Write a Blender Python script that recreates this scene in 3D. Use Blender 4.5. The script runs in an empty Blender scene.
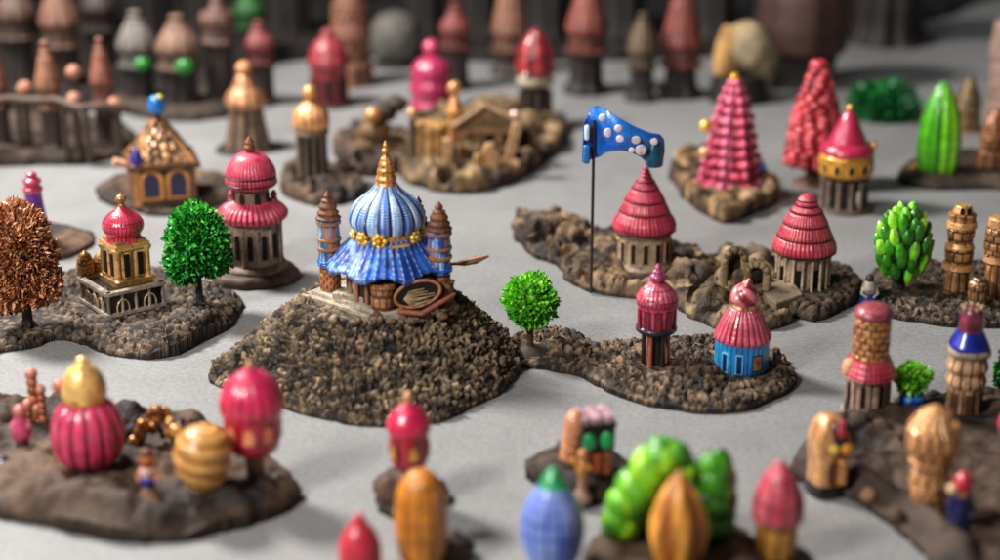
import bpy, math, random
import numpy as np
from mathutils import Vector, Matrix
random.seed(7)
rng = np.random.default_rng(11)
SC = bpy.context.scene
COL = SC.collection
PI = math.pi

# ------------------------------------------------------------------ camera
H = 9.0; PITCH = math.radians(19.0); F = 1667.0
cam_d = bpy.data.cameras.new('camera'); cam = bpy.data.objects.new('camera', cam_d); COL.objects.link(cam)
cam.location = (0, 0, H); cam.rotation_euler = (PI/2 - PITCH, 0, 0)
cam_d.sensor_width = 360; cam_d.lens = 360*F/1000.0
cam_d.clip_start = 0.1; cam_d.clip_end = 1000
cam_d.dof.use_dof = True; cam_d.dof.focus_distance = 24.7; cam_d.dof.aperture_fstop = 1.45
SC.camera = cam

# ------------------------------------------------------------------ light
w = bpy.data.worlds.new('World'); SC.world = w; w.use_nodes = True
bg = w.node_tree.nodes['Background']; bg.inputs[0].default_value = (0.90, 0.95, 1.0, 1); bg.inputs[1].default_value = 0.09
def area(name, loc, target, size, power, color):
    d = bpy.data.lights.new(name, 'AREA'); d.shape = 'DISK'; d.size = size; d.energy = power; d.color = color
    o = bpy.data.objects.new(name, d); COL.objects.link(o); o.location = loc
    o.rotation_euler = (Vector(target) - Vector(loc)).to_track_quat('-Z', 'Y').to_euler()
    return o
area('softbox_lamp', (-17, 32, 22), (2, 28, 0), 6.5, 18500, (1.0, 0.97, 0.94))
area('front_lamp', (-14, 6, 17), (0, 26, 0), 5.5, 7200, (1.0, 0.97, 0.94))
SC.view_settings.view_transform = 'Standard'; SC.view_settings.look = 'None'
SC.view_settings.exposure = 0.0; SC.view_settings.gamma = 1.0

# ------------------------------------------------------------------ measuring helpers (photo pixel -> place on a level plane)
SP, CP = math.sin(PITCH), math.cos(PITCH)
def ground(px, py, z=0.0):
    a = (px-500)/F; b = (280-py)/F
    dx, dy, dz = a, CP + b*SP, -SP + b*CP
    t = (z-H)/dz
    return np.array([dx*t, dy*t, z])
def depth(p): return p[1]*CP - (p[2]-H)*SP

def lin(h):
    # '#rrggbb' digits to linear light
    if isinstance(h, str):
        v = [int(h[i:i+2], 16)/255 for i in (0, 2, 4)]
        return np.array([x/12.92 if x <= .04045 else ((x+.055)/1.055)**2.4 for x in v])
    return np.array(h, float)

# ------------------------------------------------------------------ noise
def _h(ix, iy, s):
    ix = ix.astype(np.int64); iy = iy.astype(np.int64)
    n = (ix*374761393 + iy*668265263 + s*1442695041) & 0xffffffff
    n = ((n ^ (n >> 13))*1274126177) & 0xffffffff
    n = ((n ^ (n >> 16))*2246822519) & 0xffffffff
    return ((n ^ (n >> 15)) & 0xffffff)/float(0xffffff)
def vnoise(x, y, s=0):
    ix = np.floor(x); iy = np.floor(y); fx = x-ix; fy = y-iy
    fx = fx*fx*(3-2*fx); fy = fy*fy*(3-2*fy)
    a = _h(ix, iy, s); b = _h(ix+1, iy, s); c = _h(ix, iy+1, s); d = _h(ix+1, iy+1, s)
    return a*(1-fx)*(1-fy)+b*fx*(1-fy)+c*(1-fx)*fy+d*fx*fy
def fbm(x, y, s=0, o=4):
    r = 0; a = .5; t = 0
    for i in range(o):
        r = r + a*vnoise(x, y, s+i*17); t += a; x = x*2.03+3.1; y = y*2.03+1.7; a *= .5
    return r/t
def worley(x, y, s=0, jit=.9):
    ix = np.floor(x); iy = np.floor(y)
    f1 = np.full(x.shape, 9.); f2 = np.full(x.shape, 9.); idd = np.zeros(x.shape)
    for i in (-1, 0, 1):
        for j in (-1, 0, 1):
            cx = ix+i; cy = iy+j
            qx = cx+.5+jit*(_h(cx, cy, s)-.5); qy = cy+.5+jit*(_h(cx, cy, s+5)-.5)
            d = np.hypot(x-qx, y-qy); rid = _h(cx, cy, s+9)
            m = d < f1
            f2 = np.where(m, f1, np.minimum(f2, d)); idd = np.where(m, rid, idd); f1 = np.where(m, d, f1)
    return f1, f2, idd
def worley3(x, y, z, s=0, jit=.9):
    ix, iy, iz = np.floor(x), np.floor(y), np.floor(z)
    f1 = np.full(x.shape, 9.); f2 = f1.copy(); idd = np.zeros(x.shape)
    for i in (-1, 0, 1):
        for j in (-1, 0, 1):
            for k in (-1, 0, 1):
                cx, cy, cz = ix+i, iy+j+7919*(iz+k), iz+k
                d = np.sqrt((x-(ix+i+.5+jit*(_h(cx, cy, s)-.5)))**2+(y-(iy+j+.5+jit*(_h(cx, cy, s+5)-.5)))**2+(z-(cz+.5+jit*(_h(cx, cy, s+3)-.5)))**2)
                m = d < f1; rid = _h(cx, cy, s+9)
                f2 = np.where(m, f1, np.minimum(f2, d)); idd = np.where(m, rid, idd); f1 = np.where(m, d, f1)
    return f1, f2, idd
def sstep(a, b, x):
    t = np.clip((x-a)/(b-a), 0, 1); return t*t*(3-2*t)
def mixc(a, b, t):
    return a[None, :]*(1-t[:, None]) + b[None, :]*t[:, None]

# ------------------------------------------------------------------ materials (pigment comes from each mesh's own 'pigment' attribute)
MATS = {}
def make_mat(name, rough, metal=0, coat=0, var=.18, vscale=6, bump=.25, bscale=22, bdist=.02, spec=.5, sub=0, grime=0.0):
    m = bpy.data.materials.new(name); m.use_nodes = True; nt = m.node_tree; N = nt.nodes; L = nt.links
    b = N['Principled BSDF']
    at = N.new('ShaderNodeAttribute'); at.attribute_name = 'pigment'
    tc = N.new('ShaderNodeTexCoord')
    n1 = N.new('ShaderNodeTexNoise'); n1.inputs['Scale'].default_value = vscale; n1.inputs['Detail'].default_value = 5
    L.new(tc.outputs['Object'], n1.inputs['Vector'])
    mr = N.new('ShaderNodeMapRange'); mr.inputs[1].default_value = .3; mr.inputs[2].default_value = .7
    mr.inputs[3].default_value = 1-var*1.3; mr.inputs[4].default_value = 1+var
    L.new(n1.outputs[0], mr.inputs[0])
    mx = N.new('ShaderNodeVectorMath'); mx.operation = 'SCALE'
    L.new(at.outputs['Color'], mx.inputs[0]); L.new(mr.outputs[0], mx.inputs['Scale'])
    src = mx.outputs[0]
    if grime:
        n3 = N.new('ShaderNodeTexNoise'); n3.inputs['Scale'].default_value = vscale*3.1; n3.inputs['Detail'].default_value = 6
        L.new(tc.outputs['Object'], n3.inputs['Vector'])
        r3 = N.new('ShaderNodeMapRange'); r3.inputs[1].default_value = .56; r3.inputs[2].default_value = .66
        r3.inputs[3].default_value = 0; r3.inputs[4].default_value = grime
        L.new(n3.outputs[0], r3.inputs[0])
        mm = N.new('ShaderNodeMix'); mm.data_type = 'RGBA'
        L.new(r3.outputs[0], mm.inputs[0]); L.new(src, mm.inputs[6]); mm.inputs[7].default_value = (.03, .02, .014, 1)
        src = mm.outputs[2]
    L.new(src, b.inputs['Base Color'])
    n2 = N.new('ShaderNodeTexNoise'); n2.inputs['Scale'].default_value = bscale; n2.inputs['Detail'].default_value = 4
    L.new(tc.outputs['Object'], n2.inputs['Vector'])
    bp = N.new('ShaderNodeBump'); bp.inputs['Strength'].default_value = bump; bp.inputs['Distance'].default_value = bdist
    L.new(n2.outputs[0], bp.inputs['Height']); L.new(bp.outputs[0], b.inputs['Normal'])
    rr = N.new('ShaderNodeMapRange'); rr.inputs[3].default_value = max(rough-.12, .04); rr.inputs[4].default_value = rough+.14
    L.new(n1.outputs[0], rr.inputs[0]); L.new(rr.outputs[0], b.inputs['Roughness'])
    b.inputs['Metallic'].default_value = metal
    b.inputs['Coat Weight'].default_value = coat; b.inputs['Coat Roughness'].default_value = .12
    b.inputs['Specular IOR Level'].default_value = spec
    MATS[name] = m; return m
make_mat('glaze', .32, coat=.55, var=.22, bump=.35, grime=.45)
make_mat('satin_paint', .42, coat=.2, var=.2, grime=.6)
make_mat('enamel', .34, coat=.2, var=.15, bump=.3, grime=.35)
make_mat('gold_paint', .36, metal=.35, coat=.3, var=.3, bump=.5, grime=.6)
make_mat('clay', .62, var=.3, bump=.5, grime=.65, bscale=16)
make_mat('stone', .7, var=.35, vscale=3, bump=.8, bscale=22, bdist=.035, spec=.4)
make_mat('leaf', .45, coat=.1, var=.25, vscale=2.5, bump=.1)
make_mat('hollow', .7, var=.1, bump=.1, spec=.2)

# ------------------------------------------------------------------ mesh builder
class MB:
    def __init__(s): s.v = []; s.f = []; s.c = []; s.n = 0
    def add(s, v, f, c):
        v = np.asarray(v, float); c = np.asarray(c, float)
        if c.ndim == 1: c = np.repeat(c[None, :3], len(v), 0)
        s.v.append(v); s.c.append(c)
        s.f += [tuple(int(i)+s.n for i in q) for q in f]; s.n += len(v)
        return s
    def grid(s, X, Y, Z, c, wrap=True):
        nz, nt = X.shape
        v = np.stack([X.ravel(), Y.ravel(), Z.ravel()], 1)
        i = np.arange(nz-1)[:, None]; j = np.arange(nt if wrap else nt-1)[None, :]; k = (j+1) % nt
        a = i*nt+j; b = i*nt+k; q = np.stack([a, b, b+nt, a+nt], -1).reshape(-1, 4)
        return s.add(v, q.tolist(), c)
    def lathe(s, prof, col, seg=40, dz=None, rib=None, mod=None, colf=None, c=(0, 0), cap=True, square=0, smooth=True, rot=0, sub=None):
        """prof: (r,z) from bottom to top or top to bottom. rib=(n,amp). mod(th,t,z)->radius factor. colf(th,t,z)->(N,3)"""
        P = np.array(prof, float)
        n = sub or 1
        if n > 1:
            if smooth and len(P) > 2:
                Q = np.vstack([2*P[0]-P[1], P, 2*P[-1]-P[-2]]); out = []
                for i in range(1, len(Q)-2):
                    for u in np.linspace(0, 1, n, endpoint=False):
                        p0, p1, p2, p3 = Q[i-1], Q[i], Q[i+1], Q[i+2]
                        out.append(.5*((2*p1)+(-p0+p2)*u+(2*p0-5*p1+4*p2-p3)*u*u+(-p0+3*p1-3*p2+p3)*u**3))
                out.append(P[-1]); P = np.array(out)
            else:
                P = np.vstack([P[i]+(P[i+1]-P[i])*u for i in range(len(P)-1) for u in np.linspace(0, 1, n, endpoint=False)]+[P[-1]])
        P[:, 0] = np.maximum(P[:, 0], 1e-4)
        if cap:
            P = np.vstack([[1e-4, P[0, 1]], P, [1e-4, P[-1, 1]]])
        th = np.linspace(0, 2*PI, seg, endpoint=False)
        T = np.linspace(0, 1, len(P))
        R = np.repeat(P[:, :1], seg, 1); Z = np.repeat(P[:, 1:2], seg, 1)
        TH = np.repeat(th[None, :], len(P), 0); TT = np.repeat(T[:, None], seg, 1)
        if rib:
            R = R*(1+rib[1]*(np.abs(np.cos(TH*rib[0]/2))*2-1))
        if square:
            cc = np.maximum(np.abs(np.cos(TH)), np.abs(np.sin(TH))); R = R*((1-square)+square/cc)
        if mod is not None:
            o = mod(TH, TT, Z)
            if isinstance(o, tuple): R = R*o[0]; Z = Z+o[1]
            else: R = R*o
        ck = colf(TH.ravel(), TT.ravel(), Z.ravel()) if colf else lin(col)
        return s.grid(c[0]+R*np.cos(TH+rot), c[1]+R*np.sin(TH+rot), Z, ck)
    def ell(s, c, r, col, n=12, rot=None, lump=0, seed=0):
        if np.isscalar(r): r = (r, r, r)
        m = max(6, n//2+1); ph = np.linspace(-PI/2, PI/2, m); th = np.linspace(0, 2*PI, n, endpoint=False)
        A, B = np.meshgrid(ph, th, indexing='ij')
        k = 1.0
        if lump: k = 1+lump*(fbm(np.cos(B)*np.cos(A)*2+seed*7.3, np.sin(B)*np.cos(A)*2+np.sin(A)*2.3, seed, 3)-.5)*2
        x = np.cos(A)*np.cos(B)*k*r[0]; y = np.cos(A)*np.sin(B)*k*r[1]; z = np.sin(A)*k*r[2]
        p = np.stack([x.ravel(), y.ravel(), z.ravel()], 1)
        if rot is not None: p = p @ np.array(Matrix.Rotation(rot[0], 3, rot[1])).T
        p = p+np.array(c)
        return s.grid(p[:, 0].reshape(A.shape), p[:, 1].reshape(A.shape), p[:, 2].reshape(A.shape), lin(col))
    def box(s, c, size, col, rz=0, taper=1.0, tilt=None):
        x, y, z = [q/2 for q in size]
        p = np.array([[-x, -y, -z], [x, -y, -z], [x, y, -z], [-x, y, -z], [-x*taper, -y*taper, z], [x*taper, -y*taper, z], [x*taper, y*taper, z], [-x*taper, y*taper, z]])
        if tilt is not None: p = p @ np.array(Matrix.Rotation(tilt[0], 3, tilt[1])).T
        cr, sr = math.cos(rz), math.sin(rz)
        p = p @ np.array([[cr, sr, 0], [-sr, cr, 0], [0, 0, 1]]) + np.array(c)
        return s.add(p, [(0, 3, 2, 1), (4, 5, 6, 7), (0, 1, 5, 4), (1, 2, 6, 5), (2, 3, 7, 6), (3, 0, 4, 7)], lin(col))
    def prism(s, pts, z0, z1, col, shrink=1.0):
        P = np.array(pts, float); n = len(P); c = P.mean(0)
        v = np.vstack([np.c_[P, np.full(n, z0)], np.c_[c+(P-c)*shrink, np.full(n, z1)]])
        return s.add(v, [tuple(range(n))[::-1], tuple(range(n, 2*n))]+[(i, (i+1) % n, (i+1) % n+n, i+n) for i in range(n)], lin(col))
    def tube(s, pts, rad, col, n=8):
        P = np.array(pts, float); m = len(P); rad = [rad]*m if np.isscalar(rad) else rad
        X = np.zeros((m, n)); Y = X.copy(); Z = X.copy(); th = np.linspace(0, 2*PI, n, endpoint=False)
        for i in range(m):
            d = Vector(P[min(i+1, m-1)]-P[max(i-1, 0)]).normalized()
            u = d.cross(Vector((.3, .9, .1))).normalized(); w_ = d.cross(u)
            q = P[i]+rad[i]*(np.cos(th)[:, None]*np.array(u)+np.sin(th)[:, None]*np.array(w_))
            X[i], Y[i], Z[i] = q.T
        s.grid(X, Y, Z, lin(col))
        for e in (0, m-1):
            v = np.stack([X[e], Y[e], Z[e]], 1); s.add(v, [tuple(range(n)) if e else tuple(range(n))[::-1]], lin(col))
        return s
    def leaves(s, c, r, n, size, cols, seed=0, lump=.18, up=.25, wid=.34):
        g = np.random.default_rng(seed)
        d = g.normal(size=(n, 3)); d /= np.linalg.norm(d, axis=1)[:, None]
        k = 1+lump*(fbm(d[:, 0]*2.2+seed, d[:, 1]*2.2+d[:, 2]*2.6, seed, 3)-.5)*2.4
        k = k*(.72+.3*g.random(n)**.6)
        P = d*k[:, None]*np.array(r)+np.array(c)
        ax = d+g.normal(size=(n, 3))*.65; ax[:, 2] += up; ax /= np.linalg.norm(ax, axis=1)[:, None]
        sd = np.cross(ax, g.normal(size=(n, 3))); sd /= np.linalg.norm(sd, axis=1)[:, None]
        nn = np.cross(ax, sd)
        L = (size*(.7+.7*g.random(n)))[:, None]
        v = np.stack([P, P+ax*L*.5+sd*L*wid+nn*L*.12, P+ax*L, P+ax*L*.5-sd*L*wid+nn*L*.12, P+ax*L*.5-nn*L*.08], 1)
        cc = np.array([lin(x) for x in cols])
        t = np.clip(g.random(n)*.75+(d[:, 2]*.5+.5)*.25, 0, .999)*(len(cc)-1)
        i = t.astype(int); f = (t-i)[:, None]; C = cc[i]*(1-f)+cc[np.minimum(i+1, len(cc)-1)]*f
        fa = []
        for q in range(n):
            b = q*5; fa += [(b, b+1, b+4), (b+1, b+2, b+4), (b+2, b+3, b+4), (b+3, b, b+4)]
        return s.add(v.reshape(-1, 3), fa, np.repeat(C, 5, 0))
    def build(s, name, mat, parent=None, smooth=True, bevel=0):
        me = bpy.data.meshes.new(name)
        V = np.vstack(s.v); me.from_pydata(V.tolist(), [], s.f)
        if mat in ('glaze', 'satin_paint', 'enamel'): s.c = [np.power(np.maximum(q, 0), 1.2)*np.where(((q[:, 0] > .28) & (q[:, 1] < .2))[:, None], np.array([1, 1, .78]), 1.0) for q in s.c]
        if mat in ('stone', 'clay'): s.c = [np.power(np.maximum(q, 0), 1.14) for q in s.c]
        if mat == 'gold_paint': s.c = [np.clip(q*np.array([1.08, .99, 1.02]), 0, .9) for q in s.c]
        a = me.color_attributes.new('pigment', 'FLOAT_COLOR', 'POINT')
        a.data.foreach_set('color', np.c_[np.vstack(s.c), np.ones(len(V))].astype(np.float32).ravel())
        me.materials.append(MATS[mat])
        if smooth: me.polygons.foreach_set('use_smooth', [True]*len(me.polygons))
        me.update()
        if smooth: me.set_sharp_from_angle(angle=math.radians(50))
        o = bpy.data.objects.new(name, me); COL.objects.link(o)
        if parent: o.parent = parent
        if bevel:
            b = o.modifiers.new('bevel', 'BEVEL'); b.width = bevel; b.segments = 2; b.limit_method = 'ANGLE'
        return o

# ------------------------------------------------------------------ things
class T:
    def __init__(s, name, label, cat, px, py, z0=0.0, group=None, solo=False):
        if .1 < z0 < .39: z0 -= .09
        s.loc = ground(px, py, z0); s.px = px; s.py = py; s.z0 = z0
        s.k = depth(s.loc)/F; s.meta = (label, cat, group); s.name = name; s.root = None
        if not solo:
            e = bpy.data.objects.new(name, None); e.empty_display_size = .3; COL.objects.link(e)
            e.location = s.loc; s.root = e; s.tag(e)
    def tag(s, e):
        e['label'], e['category'] = s.meta[0], s.meta[1]
        if s.meta[2]: e['group'] = s.meta[2]
    def z(s, y):                       # local height of photo row y on this thing's axis
        b = (280-y)/F
        return H + s.loc[1]*(-SP+b*CP)/(CP+b*SP) - s.z0
    def at(s, px, py):                 # local offset on the base plane
        return ground(px, py, s.z0)[:2]-s.loc[:2]
    def x(s, px): return (px-s.px)*s.k
    def prof(s, P): return [(r*s.k, s.z(y)) for r, y in P]
    def part(s, name, mb, mat, parent=None, label=None, **kw):
        o = mb.build(name, mat, parent or s.root, **kw)
        if label: o['label'] = label
        return o
    def solo(s, mb, mat, **kw):
        o = mb.build(s.name, mat, None, **kw); o.location = s.loc; s.tag(o); return o
    def lath(s, name, mat, col, P, parent=None, c=(0, 0), label=None, **kw):
        mb = MB().lathe(s.prof(P), col, c=c, **kw)
        return s.part(name, mb, mat, parent, label)
    def windows(s, n, r, y0, y1, wpx, col='15100e', arch=True, a0=-PI/2, span=PI*1.3, name='window', mat='hollow', parent=None, proud=.6, frame=None, c=(0, 0)):
        R = (r+proud)*s.k; za, zb = sorted((s.z(y0), s.z(y1)))
        out = []
        for i in range(n):
            a = a0+(i-(n-1)/2)*span/max(n, 1)
            def mk(ww, zl, zh, RR, colr):
                m = 9; hw = ww*s.k/2/R
                u = np.linspace(-hw, hw, m); arc = np.sqrt(np.clip(1-(u/hw)**2, 0, 1))*min(hw*R, (zh-zl)*.4) if arch else np.full(m, (zh-zl)*.02)
                top = (zh-(min(hw*R, (zh-zl)*.4) if arch else 0))+arc
                o_ = RR; i_ = RR-1.6*s.k
                v = []
                for rad in (o_, i_):
                    for q, zz in [(uu, zl) for uu in u]+[(uu, tt) for uu, tt in zip(u[::-1], top[::-1])]:
                        v.append((c[0]+rad*math.cos(a+q), c[1]+rad*math.sin(a+q), zz))
                K = 2*m; f = []
                for j in range(m-1): f.append((j, j+1, K-2-j, K-1-j))
                for j in range(K): f.append((j, (j+1) % K, (j+1) % K+K, j+K))
                return MB().add(v, f, lin(colr))
            if frame:
                fo = s.part('window_frame', mk(wpx+2.6, za-.8*s.k, zb+1.3*s.k, R, frame), 'satin_paint', parent)
                o = s.part(name, mk(wpx, za, zb, R+.35*s.k, col), mat, fo)
            else:
                o = s.part(name, mk(wpx, za, zb, R, col), mat, parent)
            out.append(o)
        return out

# pigment patterns on turned surfaces ---------------------------------------
def bricks(rows, cols, c1, c2, mortar='20150e', depth_=.05, seed=0):
    c1, c2, mo = lin(c1), lin(c2), lin(mortar)
    def pat(th, t):
        v = t*rows; r = np.floor(v); u = th/(2*PI)*cols+.5*(r % 2); q = np.floor(u) % cols
        fu = np.abs(u-np.floor(u)-.5)*2; fv = np.abs(v-r-.5)*2
        m = sstep(.70, .95, np.maximum(fu, fv)); return m, _h(q, r, seed)
    def mod(th, t, z):
        m, h = pat(th, t); return 1+depth_*(1-m)*(.6+.6*h)-depth_*.5
    def colf(th, t, z):
        m, h = pat(th, t); return mixc(c1, c2, h)*(1-m[:, None])+mo[None, :]*m[:, None]
    return dict(mod=mod, colf=colf)
def flutes(n, c1, groove, amp=.035, sharp=.6, rings=0, c2=None, ringamp=.02):
    """n ribs round the axis with narrow painted grooves, optional rings"""
    c1, g = lin(c1), lin(groove); c2_ = lin(c2) if c2 is not None else c1
    def gr(th, t):
        m = sstep(sharp, 1, np.abs(((th*n/(2*PI)) % 1)-.5)*2)
        if rings:
            m = np.maximum(m, sstep(.80, 1, np.abs(((t*rings) % 1)-.5)*2))
        return m
    def mod(th, t, z):
        return 1-amp*gr(th, t)+(ringamp*np.cos(t*rings*2*PI) if rings else 0)
    def colf(th, t, z):
        m = gr(th, t); k = vnoise(th*2.2, t*5, n)
        return mixc(c1, c2_, k)*(1-m[:, None]*.8)+g[None, :]*m[:, None]*.8
    return dict(mod=mod, colf=colf)
def ringlines(t, parent, rs, col='3c0a18', name='roof_rim', w=.8):
    m = MB()
    for r, y in rs: m.lathe(t.prof([(r-.6, y+w), (r+.25, y+w*.5), (r+.25, y-w*.5), (r-.6, y-w)]), col, seg=64, cap=False)
    t.part(name, m, 'satin_paint', parent)
PINK, PINKL, PINKD = 'c83c62', 'e0678a', '5e1026'
GOLD, GOLDL, BRONZE = 'c08a45', 'e8c07a', '6e4523'
BEIGE, BEIGED = '9a8672', '5c4a3c'

# ------------------------------------------------------------------ terrain pieces
def catmull(P, n=10):
    P = np.array(P, float); m = len(P); out = []
    for i in range(m):
        p0, p1, p2, p3 = P[(i-1) % m], P[i], P[(i+1) % m], P[(i+2) % m]
        for u in np.linspace(0, 1, n, endpoint=False):
            out.append(.5*((2*p1)+(-p0+p2)*u+(2*p0-5*p1+4*p2-p3)*u*u+(-p0+3*p1-3*p2+p3)*u**3))
    return np.array(out)
def seg_dist(x, y, P):
    A = P; B = np.roll(P, -1, 0); best = np.full(x.shape, 1e9); bx = x.copy(); by = y.copy(); ins = np.zeros(x.shape, bool)
    for (ax, ay), (qx, qy) in zip(A, B):
        dx, dy = qx-ax, qy-ay; L = dx*dx+dy*dy+1e-12
        t = np.clip(((x-ax)*dx+(y-ay)*dy)/L, 0, 1); cx = ax+t*dx; cy = ay+t*dy
        d = np.hypot(x-cx, y-cy); m = d < best
        best = np.where(m, d, best); bx = np.where(m, cx, bx); by = np.where(m, cy, by)
        cr = ((ay > y) != (qy > y)) & (x < (qx-ax)*(y-ay)/(qy-ay+1e-12)+ax); ins ^= cr
    return best, bx, by, ins
def terrain(name, label, cat, outline, thick=.22, cell=.03, style='swirl', amp=.06, scale=.16, cols=('5a4636', '9a8468', '1c140e'),
            seed=1, extra=None, flats=(), edge=.12, group=None):
    if thick > .12: thick -= .09; amp *= .85
    W = catmull([ground(px, py)[:2] for px, py in outline])
    W = W+ (np.stack([fbm(W[:, 0]*2.5, W[:, 1]*2.5, seed, 3), fbm(W[:, 0]*2.5+9, W[:, 1]*2.5, seed+3, 3)], 1)-.5)*.22
    lo, hi = W.min(0)-cell*2, W.max(0)+cell*2
    xs = np.arange(lo[0], hi[0], cell); ys = np.arange(lo[1], hi[1], cell)
    X, Y = np.meshgrid(xs, ys); nx = len(xs); ny = len(ys)
    x, y = X.ravel(), Y.ravel()
    d, bx, by, ins = seg_dist(x, y, W)
    cx = (X[:-1, :-1]+cell/2).ravel(); cy = (Y[:-1, :-1]+cell/2).ravel()
    insc = seg_dist(cx, cy, W)[3].reshape(ny-1, nx-1)
    I = np.arange(nx*ny).reshape(ny, nx)
    Q = np.stack([I[:-1, :-1], I[:-1, 1:], I[1:, 1:], I[1:, :-1]], -1)[insc]
    x = np.where(ins, x, bx); y = np.where(ins, y, by); d = np.where(ins, d, 0)
    fl = np.ones(x.shape)
    for (px, py, rp, *fz) in flats:
        g = ground(px, py, fz[0] if fz else thick); r = rp*depth(g)/F
        fl = fl*sstep(r*.9, r*1.25, np.hypot(x-g[0], y-g[1]))
    e = sstep(-edge*.3, edge, d)
    h0 = thick*(.55+.45*e)
    if extra is not None: h0 = h0+extra(x, y, d, np.zeros(x.shape))[0]
    if style == 'smooth': h0 = h0+.09*np.exp(-((d-.22-.25*fbm(x*1.5, y*1.5, seed+70, 2))/.13)**2)*sstep(.3, .55, fbm(x*1.8, y*1.8, seed+71, 3))*(1.6 if edge > .2 else 1)
    gy, gx = np.gradient(h0.reshape(ny, nx), cell); gx = gx.ravel(); gy = gy.ravel(); gl = np.sqrt(gx*gx+gy*gy+1)
    dark, tan, gap = lin(cols[0]), lin(cols[1]), lin(cols[2])
    wx = x+(fbm(x*1.6, y*1.6, seed+40, 3)-.5)*.9; wy = y+(fbm(x*1.6+5, y*1.6, seed+41, 3)-.5)*.9
    if style == 'pebble':
        jx = (fbm(x*5, y*5+h0*5, seed+60, 3)-.5)*.22; jy = (fbm(x*5+4, y*5+h0*4, seed+61, 3)-.5)*.22
        f1, f2, idd = worley3((x+jx)/(scale*1.45), (y+jy+.35*x)/scale, (h0+jx)/(scale*.8), seed)
        b = sstep(.05, .34, f2-f1)
        rn = fbm((x+jx)/(scale*3.4)+3, (y*1.0+.45*x+jy+h0)/(scale*1.5), seed+30, 4); rdg = np.clip(1-np.abs(2*rn-1)*4, -1, 1)
        relief = b*(.5+.3*np.sqrt(np.clip(1-f1*f1*1.5, 0, 1)))*(.6+.5*idd)+.42*rdg+.5*fbm(x*11, (y+h0)*11, seed+3, 4)-.35
        c = mixc(dark, tan, np.clip(idd*.6+1.6*fbm(x*6, y*6+h0*6, seed+8, 5)-.68, 0, 1))
        b2 = (.12+.88*b)[:, None]
        c = c*b2+gap[None, :]*(1-b2)
    elif style == 'brick':
        v = (wx*.35+wy)/scale; r = np.floor(v); u = (wx-.35*wy)/(scale*1.7)+.5*(r % 2)
        mm = np.maximum(np.abs(u-np.floor(u)-.5), np.abs(v-r-.5))*2
        b = 1-sstep(.62, .98, mm); idd = _h(np.floor(u), r, seed)
        relief = b*(.6+.4*idd)+.3*fbm(x*12, y*12, seed, 3)
        c = mixc(dark, tan, np.clip(idd*.6+.5*fbm(x*8, y*8, seed+8, 3)-.1, 0, 1))
        c = c*b[:, None]+gap[None, :]*(1-b[:, None])
    elif style == 'smooth':
        n = fbm(wx*.9, wy*.9, seed, 4); rg = 1-np.abs(2*fbm(wx*1.3, wy*1.3, seed+9, 3)-1)*4; relief = (n-.5)*1.3+.45*np.clip(rg, -1, 1)*.6+.45*fbm(x*6, y*6, seed+2, 4)
        c = mixc(dark, tan, np.clip(fbm(x*1.3, y*1.3, seed+5, 5)*2.2-.7, 0, 1))
    else:
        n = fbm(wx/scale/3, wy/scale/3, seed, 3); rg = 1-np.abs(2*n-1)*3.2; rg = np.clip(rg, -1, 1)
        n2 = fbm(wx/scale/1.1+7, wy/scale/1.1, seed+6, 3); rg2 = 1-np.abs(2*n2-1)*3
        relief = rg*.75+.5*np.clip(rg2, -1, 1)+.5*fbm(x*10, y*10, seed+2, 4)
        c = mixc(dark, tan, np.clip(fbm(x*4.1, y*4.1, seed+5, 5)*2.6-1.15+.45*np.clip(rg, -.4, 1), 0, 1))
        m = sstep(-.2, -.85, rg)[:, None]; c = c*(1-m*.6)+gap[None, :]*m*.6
    rr_ = relief*amp*fl*(.3+.7*e)*sstep(-.01, .07, d); hf = sstep(0, .06, d)
    z = h0+rr_/gl; x = x-gx/gl*rr_*hf; y = y-gy/gl*rr_*hf
    z = np.maximum(z, .02)
    used = np.unique(Q); rm = -np.ones(nx*ny, int); rm[used] = np.arange(len(used)); Q = rm[Q]
    V = np.c_[x, y, z][used]; C = c[used]
    E = np.vstack([Q[:, [0, 1]], Q[:, [1, 2]], Q[:, [2, 3]], Q[:, [3, 0]]])
    key = np.sort(E, 1); kk = key[:, 0]*len(V)+key[:, 1]; _, inv, cnt = np.unique(kk, return_inverse=True, return_counts=True)
    BE = E[cnt[inv] == 1]
    bv = np.unique(BE); n0 = len(V); mp = -np.ones(n0, int); mp[bv] = n0+np.arange(len(bv))
    low = V[bv].copy(); low[:, 2] = 0.003
    V = np.vstack([V, low]); C = np.vstack([C, np.repeat(lin('231a14')[None, :], len(bv), 0)])
    S = [(b_, a_, mp[a_], mp[b_]) for a_, b_ in BE]
    cen = np.array([*W.mean(0), 0]); V = V-cen
    mb = MB().add(V, Q.tolist()+S, C)
    o = mb.build(name, 'stone'); o.location = cen
    o['label'] = label; o['category'] = cat
    if group: o['group'] = group
    return o

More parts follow.
